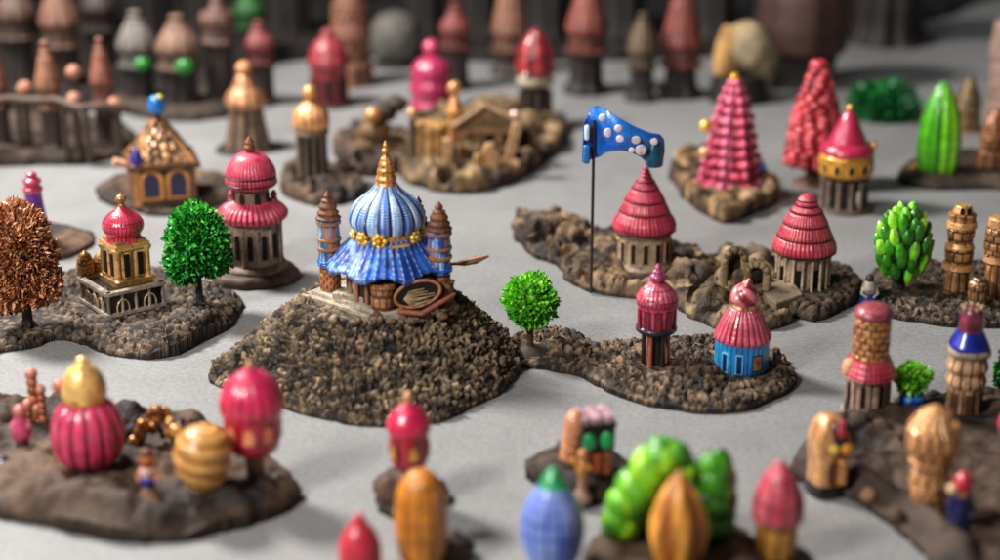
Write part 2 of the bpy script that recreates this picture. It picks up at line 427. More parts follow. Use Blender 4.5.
# ------------------------------------------------------------------ the table
def table():
    me = bpy.data.meshes.new('table_top'); s = 150
    me.from_pydata([(-s, -30, 0), (s, -30, 0), (s, 200, 0), (-s, 200, 0), (-s, -30, -2), (s, -30, -2), (s, 200, -2), (-s, 200, -2)], [],
                   [(0, 1, 2, 3), (7, 6, 5, 4), (0, 4, 5, 1), (1, 5, 6, 2), (2, 6, 7, 3), (3, 7, 4, 0)])
    o = bpy.data.objects.new('table_top', me); COL.objects.link(o); o['kind'] = 'structure'
    m = bpy.data.materials.new('table_grey'); m.use_nodes = True; nt = m.node_tree; N = nt.nodes; L = nt.links; b = N['Principled BSDF']
    tc = N.new('ShaderNodeTexCoord')
    def noise(sc, det=4):
        n = N.new('ShaderNodeTexNoise'); n.inputs['Scale'].default_value = sc; n.inputs['Detail'].default_value = det
        L.new(tc.outputs['Object'], n.inputs['Vector']); return n
    big, mid, fine = noise(.16, 3), noise(1.3, 6), noise(14, 3)
    cr = N.new('ShaderNodeValToRGB'); cr.color_ramp.elements[0].position = .3; cr.color_ramp.elements[1].position = .7
    cr.color_ramp.elements[0].color = (.18, .178, .175, 1); cr.color_ramp.elements[1].color = (.27, .267, .263, 1)
    ad = N.new('ShaderNodeMath'); ad.operation = 'MULTIPLY_ADD'; ad.inputs[1].default_value = .35
    L.new(mid.outputs[0], ad.inputs[0]); 
    sb = N.new('ShaderNodeMath'); sb.operation = 'MULTIPLY'; sb.inputs[1].default_value = .65; L.new(big.outputs[0], sb.inputs[0]); L.new(sb.outputs[0], ad.inputs[2])
    L.new(ad.outputs[0], cr.inputs[0])
    mr = N.new('ShaderNodeMapRange'); mr.inputs[1].default_value = .35; mr.inputs[2].default_value = .65; mr.inputs[3].default_value = .88; mr.inputs[4].default_value = 1.12
    L.new(fine.outputs[0], mr.inputs[0])
    sc = N.new('ShaderNodeVectorMath'); sc.operation = 'SCALE'; L.new(cr.outputs[0], sc.inputs[0]); L.new(mr.outputs[0], sc.inputs['Scale'])
    L.new(sc.outputs[0], b.inputs['Base Color'])
    bp = N.new('ShaderNodeBump'); bp.inputs['Strength'].default_value = .25; bp.inputs['Distance'].default_value = .02
    L.new(fine.outputs[0], bp.inputs['Height']); L.new(bp.outputs[0], b.inputs['Normal'])
    b.inputs['Roughness'].default_value = .55; b.inputs['Specular IOR Level'].default_value = .35
    me.materials.append(m)
table()

# ================================================================== TERRAIN BASES
MUD = ('2e2119', '735c48', '0c0805')
CASTLE_Z = float(T('x', '', '', 375, 362, solo=True).z(300))
pc = ground(380, 299, CASTLE_Z)
def mound(x, y, d, relief):
    kx = 78*depth(pc)/F
    q = np.hypot((x-pc[0])/kx, (y-pc[1])/(kx*.92)); din = np.maximum(q-1, 0)*kx
    t = d/(d+din+1e-6); t = np.where(din <= 0, 1, t)
    hz = (CASTLE_Z-.09)*np.power(t, 1.0)
    return hz, None
terrain('rock_mound', 'steep rocky brown mound of pebbles carrying the blue domed palace', 'terrain mound',
        [(208, 379), (232, 391), (270, 405), (320, 419), (380, 427), (430, 423), (468, 409), (500, 392), (521, 370), (512, 348), (480, 325), (440, 308), (380, 303), (320, 309), (270, 330), (235, 354)],
        thick=.09, cell=.02, style='pebble', amp=.10, scale=.092, cols=('2a2018', 'b49c7c', '050302'), seed=3, extra=mound, flats=[(380, 299, 62, CASTLE_Z)], edge=.08)
def ridge_bumps(spec):
    B = [(*ground(px, py, .2)[:2], r*26/F, h) for px, py, r, h in spec]
    def f(x, y, d, relief):
        z = 0
        for bx_, by_, r, h in B:
            q = np.hypot(x-bx_, (y-by_)*.7)/r
            z = z+h*(1-sstep(.35, 1.15, q))*(.55+.6*fbm(x*2.2+bx_, y*2.2, 5, 3))
        return z, None
    return f
terrain('rock_island', 'long pebbled brown base holding the round green tree, the stilt tower and the blue hut', 'terrain base',
        [(506, 348), (515, 338), (545, 334), (580, 338), (600, 346), (650, 345), (700, 343), (740, 345), (780, 358), (792, 376), (782, 396), (745, 411), (700, 414), (655, 407), (610, 393), (575, 377), (545, 370), (515, 366)],
        cell=.024, style='pebble', amp=.10, scale=.098, cols=('241911', '9e8468', '050302'), seed=9, flats=[(530, 352, 24), (655, 368, 22), (741, 368, 30)], edge=.14,
        extra=ridge_bumps([(570, 350, 22, .12), (690, 362, 40, .12), (620, 362, 30, .1)]))
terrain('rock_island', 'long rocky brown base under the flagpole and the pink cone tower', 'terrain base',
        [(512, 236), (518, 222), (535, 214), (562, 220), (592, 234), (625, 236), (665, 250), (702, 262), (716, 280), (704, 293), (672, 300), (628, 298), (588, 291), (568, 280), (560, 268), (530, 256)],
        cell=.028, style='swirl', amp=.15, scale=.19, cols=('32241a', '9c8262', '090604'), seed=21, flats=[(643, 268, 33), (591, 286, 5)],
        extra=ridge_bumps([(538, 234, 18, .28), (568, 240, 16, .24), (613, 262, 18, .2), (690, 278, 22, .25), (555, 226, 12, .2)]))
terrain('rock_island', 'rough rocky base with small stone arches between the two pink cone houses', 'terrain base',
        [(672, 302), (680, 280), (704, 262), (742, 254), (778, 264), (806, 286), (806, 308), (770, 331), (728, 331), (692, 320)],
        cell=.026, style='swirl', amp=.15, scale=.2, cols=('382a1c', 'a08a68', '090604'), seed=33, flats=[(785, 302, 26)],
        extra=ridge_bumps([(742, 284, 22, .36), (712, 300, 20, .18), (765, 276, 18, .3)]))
terrain('rock_island', 'cobbled dark base under the pink cone hut right of the stone arches', 'terrain base',
        [(762, 294), (790, 276), (838, 272), (860, 290), (852, 306), (818, 321), (796, 318), (768, 308)],
        thick=.26, cell=.026, style='brick', amp=.09, scale=.17, cols=('2a2019', '78644e', '080504'), seed=5, flats=[(802, 287, 30)])
terrain('rock_island', 'cobbled base at the right edge under the lobed tree and the gold towers', 'terrain base',
        [(868, 292), (872, 276), (905, 267), (960, 268), (1040, 270), (1060, 326), (1000, 328), (940, 326), (900, 320), (874, 306)],
        cell=.028, style='pebble', amp=.09, scale=.11, cols=('2a2018', '927c60', '080504'), seed=14, flats=[(898, 288, 30), (935, 288, 22), (957, 290, 18)])
terrain('rock_island', 'grey brown rocky base under the copper tree, gold chapel and green tree', 'terrain base',
        [(-40, 350), (20, 351), (58, 341), (85, 346), (120, 358), (160, 359), (198, 347), (226, 330), (242, 311), (236, 297), (205, 287), (160, 276), (110, 273), (60, 278), (20, 285), (-40, 292)],
        cell=.028, style='pebble', amp=.10, scale=.11, cols=('261c15', '9c866e', '060403'), seed=17, flats=[(28, 322, 36), (122, 300, 48), (150, 325, 22)],
        extra=ridge_bumps([(190, 322, 34, .22), (175, 335, 30, .15)]))
terrain('rock_island', 'small flat brown base behind the copper tree under the purple tower', 'terrain base',
        [(-20, 232), (30, 228), (80, 233), (90, 243), (75, 256), (30, 262), (-20, 262)], thick=.24, cell=.05, style='smooth', amp=.08, cols=MUD, seed=4)
terrain('rock_island', 'flat rounded brown base under the gold house with the blue ball', 'terrain base',
        [(96, 196), (125, 211), (165, 217), (210, 209), (240, 192), (228, 180), (180, 174), (118, 180)], thick=.2, cell=.05, style='smooth', amp=.12, cols=MUD, seed=6)
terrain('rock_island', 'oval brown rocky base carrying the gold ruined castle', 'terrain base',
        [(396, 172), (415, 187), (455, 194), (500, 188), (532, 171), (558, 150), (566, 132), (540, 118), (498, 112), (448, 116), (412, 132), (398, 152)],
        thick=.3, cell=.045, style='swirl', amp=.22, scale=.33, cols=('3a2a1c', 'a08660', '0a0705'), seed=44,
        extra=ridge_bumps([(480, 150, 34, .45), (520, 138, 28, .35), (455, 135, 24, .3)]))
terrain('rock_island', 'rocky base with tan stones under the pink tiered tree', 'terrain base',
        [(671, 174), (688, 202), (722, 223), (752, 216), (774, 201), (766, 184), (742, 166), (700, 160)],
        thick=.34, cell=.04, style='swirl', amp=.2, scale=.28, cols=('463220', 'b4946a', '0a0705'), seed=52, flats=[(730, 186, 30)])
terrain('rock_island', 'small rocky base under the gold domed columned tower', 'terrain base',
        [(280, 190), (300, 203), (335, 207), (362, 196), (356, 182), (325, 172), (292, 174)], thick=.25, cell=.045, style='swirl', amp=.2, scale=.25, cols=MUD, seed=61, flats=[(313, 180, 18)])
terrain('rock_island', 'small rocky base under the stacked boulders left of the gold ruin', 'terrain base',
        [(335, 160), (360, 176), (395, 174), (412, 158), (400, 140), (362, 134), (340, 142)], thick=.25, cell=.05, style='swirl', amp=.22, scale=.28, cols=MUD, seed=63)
terrain('rock_island', 'flat brown base under the bright green ribbed tree', 'terrain base',
        [(896, 178), (915, 188), (960, 191), (1040, 186), (1050, 160), (980, 154), (925, 158)], thick=.24, cell=.06, style='smooth', amp=.1, cols=('2c211b', '5e4e40', '0c0805'), seed=71)
terrain('rock_island', 'big blurred brown base at the lower left under the pink pumpkin house', 'terrain base',
        [(-60, 396), (20, 402), (90, 408), (170, 418), (235, 440), (280, 468), (299, 492), (285, 512), (240, 530), (190, 541), (130, 543), (70, 535), (0, 518), (-60, 505)],
        thick=.24, cell=.035, style='smooth', amp=.26, cols=('251a14', '705844', '0a0705'), seed=81, edge=.25,
        flats=[(90, 468, 30), (256, 484, 16), (206, 500, 20), (165, 440, 36)], extra=ridge_bumps([(240, 515, 40, .12), (100, 515, 50, .12), (30, 480, 34, .14)]))
terrain('rock_island', 'big blurred brown base at the lower right under the gold towers', 'terrain base',
        [(797, 458), (802, 486), (850, 500), (888, 526), (922, 560), (960, 610), (1160, 620), (1140, 405), (1040, 400), (960, 404), (890, 410), (835, 420)],
        thick=.24, cell=.04, style='smooth', amp=.2, cols=('261d18', '6a5646', '0a0705'), seed=91, edge=.25, flats=[(826, 480, 26), (927, 508, 30), (957, 530, 14), (866, 412, 28), (963, 412, 26)])
terrain('rock_island', 'small dark brown base under the green windowed box house', 'terrain base',
        [(526, 474), (545, 456), (585, 452), (625, 466), (634, 486), (608, 504), (572, 503), (542, 490)], thick=.26, cell=.045, style='smooth', amp=.2, cols=MUD, seed=95, flats=[(592, 470, 24)])
terrain('rock_island', 'small brown base under the thin pink lantern with a gold window', 'terrain base',
        [(376, 498), (385, 484), (410, 478), (440, 486), (446, 502), (430, 516), (398, 520), (380, 512)], thick=.24, cell=.045, style='smooth', amp=.22, cols=MUD, seed=96, flats=[(410, 494, 12)])
terrain('rock_island', 'blurred brown base under the leaning green tree and the orange leaf tree', 'terrain base',
        [(585, 550), (620, 532), (690, 526), (745, 540), (770, 575), (740, 620), (640, 630), (590, 600)], thick=.25, cell=.06, style='smooth', amp=.15, cols=MUD, seed=97)

# ================================================================== THE PALACE ON THE MOUND
def palace():
    t = T('blue_palace', 'blue and white ribbed onion domed palace on top of the pebbled mound', 'palace', 389, 300, CASTLE_Z+.0)
    k = t.k
    pts = [t.at(*p) for p in ((301, 297), (346, 311), (378, 323), (425, 320), (459, 308), (440, 290), (385, 283), (330, 286))]
    t.part('platform', MB().prism(pts, -.12, .05, 'a59a88'), 'clay', bevel=.012, smooth=False)
    pts2 = [np.array(p)*.88 for p in pts]
    t.part('platform_step', MB().prism(pts2, .05, .11, 'b5aa98'), 'clay', bevel=.01, smooth=False)
    # inner hall
    t.lath('wall', 'clay', '5a4032', [(35, 300), (35, 249)], seg=8, rot=PI/8)
    for i, a in enumerate(np.linspace(-PI*.98, -.02, 10)):
        c = (40*k*math.cos(a), 40*k*math.sin(a))
        t.lath('column', 'clay', 'a07a58', [(3.2, 299), (3.2, 296), (2.2, 294), (2.2, 262), (3.4, 258)], c=c, seg=10)
    for a, cc in ((-PI*.82, 'c8a890'), (-PI*.73, '3a2418'), (-PI*.36, '1c1210'), (-PI*.25, '1c1210')):
        t.windows(1, 36.5, 296, 264, 11, col=cc, a0=a, name='doorway', frame='6e4a34')
    # dome
    def stripes(th, tt, z):
        n = 18; u = (th*n/(2*PI)) % 1; ix = np.floor(th*n/(2*PI)) % 2
        blue = mixc(lin('06388c'), lin('1468c8'), vnoise(th*3, tt*6, 2)); white = mixc(lin('eaf2f6'), lin('7fb0dc'), vnoise(th*5, tt*7, 9)*.8)
        m = (ix > .5).astype(float)[:, None]; c = white*(1-m)+blue*m
        seam = sstep(.74, .92, np.abs(u-.5)*2)[:, None]; c = c*(1-seam)+lin('050d30')[None]*seam
        st = (sstep(.35, .6, np.abs(((tt*26) % 1)-.5)*2)*(np.abs(u-.5) < .30))[:, None]
        alt = np.where(m > .5, lin('bcd8f2')[None], lin('3f83cc')[None])
        st = st*(.35+.5*(np.abs(np.abs(u-.5)-.2) < .08))[:, None]
        return c*(1-st)+alt*st
    def sm(th, tt, z):
        n = 18; u = (th*n/(2*PI)) % 1
        return 1+.045*(1-(np.abs(u-.5)*2)**2)-.022+.006*np.cos(tt*26*2*PI)
    dome = t.lath('dome', 'enamel', '1c5cc0', [(29, 232), (34.5, 226), (37, 219), (36, 211.5), (31, 203), (24, 196.5), (16, 190.5), (10.5, 184)], seg=288, sub=18, mod=sm, colf=stripes)
    t.lath('finial', 'gold_paint', 'd89a4a', [(10, 187), (10.5, 183), (9.5, 176), (8, 168), (6, 161), (4, 157), (2.6, 154.5), (3.8, 152), (3.6, 149.5), (2, 148), (2.4, 145.5), (1.6, 143), (.3, 140.5)],
           parent=dome, seg=48, sub=6, **flutes(10, 'dc9c50', '5a3010', amp=.09, rings=13, ringamp=.07))
    # drum, skirt
    t.lath('drum', 'gold_paint', 'b88428', [(33, 226), (34, 230), (33, 235), (31, 238)][::-1], seg=96, **flutes(40, 'c89030', '3c2408', amp=.05))
    def skm(th, tt, z):
        n = 8; u = np.abs((((th+PI/8)*n/(2*PI)) % 1)-.5)*2
        R = 1+.075*tt*(u**1.6)*1.3+.012*np.cos(th*40)
        droop = -.19*np.clip(tt-.45, 0, 1)**1.5*np.cos(u*PI)*-1.0
        return R, droop*1.1
    def skc(th, tt, z):
        b = mixc(lin('063c90'), lin('1a72cc'), sstep(.3, .75, fbm(th*4, tt*5, 3, 3)))
        l = sstep(.74, .95, np.abs(((th*40/(2*PI)) % 1)-.5)*2)*(.25+.6*(np.sin(tt*70) > -.2))*sstep(.92, .8, tt)
        l = np.maximum(l, sstep(.45, .7, fbm(th*7+3, tt*9, 8, 3))*.45*(th < 4.6)*sstep(.85, .6, tt))
        rim = sstep(.93, .96, tt)*.0
        c = b*(1-l[:, None])+lin('d0e6f6')[None]*l[:, None]
        nb = 8; s_ = sstep(.9, 1., 1-np.abs((((th+PI/8)*nb/(2*PI)) % 1)-.5)*2*8)[:, None]*.5
        return c*(1-s_)+lin('08205c')[None]*s_
    P = [(30, 229), (34, 233), (38.5, 238), (44, 245), (50, 251), (55, 256), (58.5, 260), (57, 263.5), (53, 262.5), (46, 254)]
    t.lath('skirt_roof', 'enamel', '1c5cc0', P, seg=360, sub=8, mod=skm, colf=skc, cap=False)
    # flowers on the drum
    for a, big in ((-2.75, .8), (-2.25, 1.15), (-1.72, 1.2), (-.62, 1.15), (-.15, .8), (.4, .8), (2.7, .8)):
        c = np.array([35.5*k*math.cos(a), 35.5*k*math.sin(a), t.z(231)])
        f = MB(); ux = np.array([-math.sin(a), math.cos(a), 0]); out = np.array([math.cos(a), math.sin(a), 0])
        for q in range(7):
            an = q*2*PI/7+a; p = c+(ux*math.cos(an)+np.array([0, 0, 1])*math.sin(an))*4.4*k*big
            f.ell(p, 2.5*k*big, 'e0a82c' if q % 2 else 'f0d050', 8)
        f.ell(c+out*1.5*k, 2.8*k*big, 'c8901c', 10)
        for q in range(6):
            an = q*PI/3; f.ell(c+out*2.2*k+(ux*math.cos(an)+np.array([0, 0, 1])*math.sin(an))*2.2*k*big, 1.1*k, 'fff0a0' if big < 1.18 else '7c4a10', 6)
        t.part('rosette', f, 'gold_paint')
    f = MB(); a = -1.17; pm = np.array([36.8*k*math.cos(a), 36.8*k*math.sin(a), t.z(236)])
    f.box(pm, (21*k, 3*k, 4.2*k), 'b88a30', rz=a+PI/2); f.box(pm+np.array([.3*k, -1.2*k, 0]), (18*k, 2*k, 1.8*k), 'f0cc70', rz=a+PI/2)
    t.part('name_bar', f, 'gold_paint', bevel=.01)
    # turrets
    br = lambda rows, cols, s: bricks(rows, cols, 'c88e58', '9a6238', '2c180e', .09, s)
    for (x, yb, yt, cap0, blu, r, s, cl) in ((331, 296, 264, 219, 264, 11.8, 1, '1a86b4'), (440, 307, 271, 230, 271, 12.2, 2, '145cb8'), (420, 288, 262, 225, 262, 9, 4, '145cb8')):
        c = t.at(x, yb); 
        # rows measured at the turret's own foot: shift to the palace axis
        dz = t.z(300)-0
        tt = T('x', '', '', x, yb, CASTLE_Z, solo=True)
        tu = MB().lathe(tt.prof([(r*.86, yb), (r*.86, yt), ]), 'b87848', c=c, seg=72, sub=24, smooth=False, **br(9, 9, s))
        tp = t.part('turret', tu, 'clay')
        def tc_(th, q, z, cl=cl, s=s):
            b = mixc(lin(cl), lin('0c489c'), vnoise(th*2, q*4, s)); l = sstep(.5, .72, fbm(th*6, q*7, s+3, 3))[:, None]*.75
            b = b*(1-l)+lin('bfe0ee')[None]*l
            g = (sstep(.5, .65, vnoise(th*3+2, q*5, s+9))*(np.abs(q-.5) < .2)*.7)[:, None]
            return b*(1-g)+lin('c08040')[None]*g
        m = MB().lathe(tt.prof([(r*1.0, blu), (r*1.06, blu-2), (r*.94, blu-5), (r*.88, (blu+cap0)/2), (r*.9, cap0+4), (r*.98, cap0+1), (r*.9, cap0)]), cl, c=c, seg=64, sub=8,
                       mod=lambda th, q, z: 1+.03*np.cos(th*10)+.04*np.cos(q*24), colf=tc_)
        for yy in (blu-3, (blu+cap0)/2+6, (blu+cap0)/2-3, cap0+3):
            m.lathe(tt.prof([(r*.9, yy+1.6), (r*1.05, yy+1), (r*1.05, yy-1), (r*.9, yy-1.6)]), 'b07c44' if yy < blu-5 else '1c6cc8', c=c, seg=30)
        t.part('turret_shaft', m, 'enamel', tp)
        m = MB().lathe(tt.prof([(r*1.0, cap0), (r*1.08, cap0-2), (r*.85, cap0-4), (r*.92, cap0-7), (r*.7, cap0-10), (r*.76, cap0-13), (r*.55, cap0-17), (r*.55, cap0-19), (r*.3, cap0-21), (r*.36, cap0-23.5), (r*.2, cap0-26), (.2, cap0-29)]),
                       '8a5638', c=c, seg=40, sub=5, **flutes(14, '9c6440', '2a140a', amp=.05, c2='6a3c24'))
        t.part('turret_cap', m, 'clay', tp)
    tt = T('x', '', '', 384, 315, CASTLE_Z, solo=True); c = t.at(384, 315)
    m = MB().lathe(tt.prof([(14, 316), (15, 313), (12.6, 311), (12.6, 288), (14.5, 285), (14, 282)]), 'b87848', c=c, seg=90, sub=8, smooth=False, **bricks(11, 12, 'cc9460', '8e5a36', '24140c', .07, 6))
    t.part('brick_pier', m, 'clay')
    tt = T('x', '', '', 446, 312, CASTLE_Z, solo=True); c = t.at(447, 311)
    m = MB().lathe(tt.prof([(7, 313), (7, 285), (8, 282)]), 'a87048', c=c, seg=60, sub=10, smooth=False, **bricks(9, 7, 'b88058', '7a4c2e', '20120a', .08, 7))
    t.part('brick_pier', m, 'clay')
    for (x0, y0, x1, y1) in ((334, 262, 352, 263), (430, 262, 444, 262)):
        z0_ = t.z(254); a_ = t.at(x0, 297 if x0 < 400 else 306); b_ = t.at(x1, 306)
        m = MB(); m.tube([(a_[0], a_[1], z0_-.12), ((a_[0]+b_[0])/2, (a_[1]+b_[1])/2-.04, z0_+.02), (b_[0], b_[1], z0_-.16)], [4.6*k, 5.6*k, 4.4*k], '1450b8', 12)
        t.part('roof_wing', m, 'enamel')
    # low walls and oval plaque in front
    c0 = t.at(352, 305)
    t.part('entrance_step', MB().box((c0[0], c0[1], .14), (36*k, 16*k, .09), 'b0a290', rz=-.45), 'clay', bevel=.012, smooth=False)
    c0 = t.at(418, 318); zc = t.z(300)+.02
    m = MB(); n = 40
    ring = [(c0[0]+22*k*math.cos(q), c0[1]-.02, .36+13*k*math.sin(q)+22*k*math.cos(q)*.22) for q in np.linspace(0, 2*PI, n)]
    m.tube(ring, 1.7*k, 'b07c50', 8)
    pl = t.part('oval_plaque', m, 'clay')
    disc = [(c0[0], c0[1]-.02, .36)]+[(p[0], p[1], p[2]) for p in ring[:-1]]+[(p[0], p[1]+.16, p[2]) for p in ring[:-1]]
    q = n-1; f = [(0, i+1, (i+1) % q+1) for i in range(q)]+[(i+1, i+1+q, (i+1) % q+1+q, (i+1) % q+1) for i in range(q)]
    t.part('plaque_panel', MB().add(disc, f, lin('17120e')), 'hollow', pl, smooth=False)
    m = MB(); g = random.Random(5)
    for j in range(9):
        a = -1.3+j*.33; s0 = (c0[0]-13*k, c0[1]-.05, .29)
        L = 24+g.random()*8-abs(j-4)*1.8; p1 = (c0[0]+(-12+L*.5*math.cos(a*.75))*k, c0[1]-.05, .31+(L*.45*math.sin(a*.75))*k)
        p2 = (c0[0]+(-12+L*math.cos(a*.6))*k, c0[1]-.05, .31+(L*.52*math.sin(a*.6)+g.random()*2+2)*k)
        p2 = (min(p2[0], c0[0]+17*k), p2[1], max(.2, min(p2[2], .52)))
        m.tube([s0, p1, p2], [.45*k, .6*k, .3*k], 'b89c78', 6)
    t.part('plaque_relief', m, 'clay', pl)
    m = MB()
    ca = t.at(398, 321)
    m.tube([(ca[0], ca[1], .14), (c0[0]+4*k, c0[1]-.13, .11), (c0[0]+22*k, c0[1]-.1, .26), (c0[0]+36*k, c0[1]+.05, .34)], [2.6*k, 3*k, 2.6*k, 1.6*k], '9c5a44', 8)
    t.part('curved_rail', m, 'clay')
    g = random.Random(3)
    m = MB()
    for j in range(26):
        q = g.random(); p = t.at(350+q*105, 314+g.random()*8+(4 if q < .6 else -2)); m.ell((p[0], p[1], .02+g.random()*.06), (.07*g.uniform(.6, 1.3), .06, .05), '6e5a44', 8, lump=.2, seed=j)
    t.part('rubble', m, 'stone')
    # spoon shaped plank sticking out to the right
    a0 = t.at(448, 300); z1 = t.z(265)
    m = MB(); m.tube([(a0[0]-.1, a0[1], z1), (a0[0]+8*k, a0[1], z1+.02), (a0[0]+16*k, a0[1]-.02, z1+.04), (a0[0]+28*k, a0[1]-.03, z1+.09), (a0[0]+41*k, a0[1]-.04, z1+.15)], [1.6*k, 1.6*k, 3.4*k, 4.4*k, 1.2*k], '8a6448', 10)
    m.tube([(a0[0]+14*k, a0[1]-.05, z1+.07), (a0[0]+28*k, a0[1]-.08, z1+.13), (a0[0]+38*k, a0[1]-.06, z1+.16)], [.8*k, 1.2*k, .6*k], 'b8906a', 6)
    t.part('wooden_spar', m, 'clay')
palace()

# ================================================================== generic pieces
def leaf_tree(label, px, py, z0, crown, n, size, cols, trunk, tcol='3a2a1e', core='1d3a10', name='tree', cat='tree', seed=1, lumps=(), mat='leaf', base=None, tw=3.2, group=None, wid=.34):
    """crown = (cx,cy,rx,ry) in photo pixels"""
    t = T(name, label, cat, px, py, z0, group=group); k = t.k
    cx, cy, rx, ry = crown
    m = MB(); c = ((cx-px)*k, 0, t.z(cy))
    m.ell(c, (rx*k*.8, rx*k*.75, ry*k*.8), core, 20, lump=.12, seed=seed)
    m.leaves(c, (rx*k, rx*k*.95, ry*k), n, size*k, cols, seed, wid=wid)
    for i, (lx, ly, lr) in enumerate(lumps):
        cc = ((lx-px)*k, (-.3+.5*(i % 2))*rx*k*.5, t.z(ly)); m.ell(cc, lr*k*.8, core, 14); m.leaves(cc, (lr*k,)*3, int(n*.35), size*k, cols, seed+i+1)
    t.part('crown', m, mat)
    m = MB(); top = t.z(cy+ry*.5)
    m.tube([(0, 0, -.05), (.2*k, 0, top*.5), ((cx-px)*k*.6, 0, top)], [tw*1.25*k, tw*k, tw*.9*k], tcol, 10)
    m.tube([(0, 0, top*.45), (5*k, -2*k, top*.75), (8*k, -2*k, top*1.05)], [tw*.5*k, tw*.5*k, tw*.3*k], tcol, 8)
    m.tube([(0, 0, top*.5), (-5*k, 1*k, top*.8), (-8*k, -2*k, top*1.05)], [tw*.5*k, tw*.5*k, tw*.3*k], tcol, 8)
    for a in range(5):
        m.tube([(0, 0, .1), (tw*2*k*math.cos(a*1.3), tw*2*k*math.sin(a*1.3), .0)], [tw*.6*k, tw*.3*k], tcol, 6)
    t.part('trunk', m, 'clay')
    if base: t.lath('base', 'clay', '3c3028', base, seg=48, sub=4, mod=lambda th, q, z: 1+.05*np.cos(th*3+1)+.03*np.cos(th*7))
    return t

# ---- bases under the castle row
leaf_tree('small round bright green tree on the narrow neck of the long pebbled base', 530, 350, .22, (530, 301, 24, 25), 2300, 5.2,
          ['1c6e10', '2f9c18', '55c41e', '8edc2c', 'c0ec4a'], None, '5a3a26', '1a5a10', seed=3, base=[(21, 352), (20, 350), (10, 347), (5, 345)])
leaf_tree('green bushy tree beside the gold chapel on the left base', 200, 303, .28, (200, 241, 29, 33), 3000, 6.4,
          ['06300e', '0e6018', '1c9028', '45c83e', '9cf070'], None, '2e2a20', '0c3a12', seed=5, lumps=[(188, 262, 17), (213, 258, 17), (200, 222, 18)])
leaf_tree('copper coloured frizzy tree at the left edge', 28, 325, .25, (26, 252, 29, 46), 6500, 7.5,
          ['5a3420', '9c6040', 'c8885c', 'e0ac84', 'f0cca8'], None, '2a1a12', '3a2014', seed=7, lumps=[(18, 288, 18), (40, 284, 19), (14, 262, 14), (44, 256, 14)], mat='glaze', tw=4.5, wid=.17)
leaf_tree('low dark green bush on the table at the upper right', 883, 118, 0, (883, 106, 29, 20), 1500, 8, ['08301a', '0f5226', '187032', '2a9044'], None, '1c2a18', '0a2c14', name='bush', cat='bush', seed=9)

# ---- pink domed tower on a disc
def pink_tower():
    t = T('pink_tower', 'two tier tower with pink dome and pink lower roof on a round foot', 'tower', 256, 277)
    t.lath('foot', 'clay', '5c4638', [(42, 277), (43, 273), (40, 268), (33, 266)], seg=80, sub=5, mod=lambda th, q, z: 1+.05*np.cos(th*3+1)+.02*np.cos(th*11))
    t.lath('plinth', 'clay', '8a7464', [(32, 269), (33, 265), (31, 262), (28, 260)], seg=48, sub=3)
    t.lath('wall', 'clay', 'a08a78', [(26.5, 262), (26, 250), (26, 216)], seg=64, sub=6, smooth=False)
    t.windows(9, 26.6, 253, 229, 5.5, col='1c1411', span=PI*1.5)
    for i in range(12):
        a = -PI/2+(i-5.5)*PI*1.5/9/1.0
        c = (27*t.k*math.cos(a), 27*t.k*math.sin(a)); t.lath('column', 'clay', 'ab9583', [(2.2, 259), (1.5, 256), (1.5, 226), (2.3, 223)], c=c, seg=8)
    t.lath('lower_roof', 'satin_paint', PINK, [(26, 217), (33, 217), (35, 213), (34, 210), (29, 205), (22, 202), (17, 200)], seg=216, sub=5, **flutes(36, 'c43a58', '3c0a18', amp=.06, c2=PINKL, sharp=.5))
    t.lath('upper_wall', 'clay', '8a7060', [(18, 206), (17, 200), (17, 184)], seg=48, sub=3, smooth=False)
    t.windows(4, 17.4, 203, 190, 5.5, col='241812', span=PI*1.1)
    for sx in (-1, 1):
        c = (sx*21*t.k, 4*t.k); t.lath('pinnacle', 'satin_paint', 'a85868', [(4, 206), (4.6, 202), (3, 198), (3.6, 195), (1.5, 191)], c=c, seg=12, sub=3)
    t.lath('dome_band', 'satin_paint', PINK, [(20, 185), (24, 185), (25.3, 181), (25, 177), (23.5, 175)], seg=200, sub=3, **flutes(40, 'c84062', '4a0c1e', amp=.04, c2=PINKL, sharp=.55))
    d = t.lath('dome', 'satin_paint', PINK, [(23, 176), (24.6, 174), (24.3, 170), (21, 163), (15, 156), (8, 152.5), (3, 151.5)], seg=200, sub=6, **flutes(40, 'cc446c', '861e3c', amp=.02, c2='dc6486'))
    ringlines(t, d, [(24.8, 175), (25.5, 182)], '200c10', w=1.0)
    t.lath('finial', 'gold_paint', '8c5a3c', [(3, 153), (5, 150), (5.6, 147), (4, 144.5), (4.6, 142), (3, 139.5), (.5, 136.5)], parent=d, seg=20, sub=4)
pink_tower()

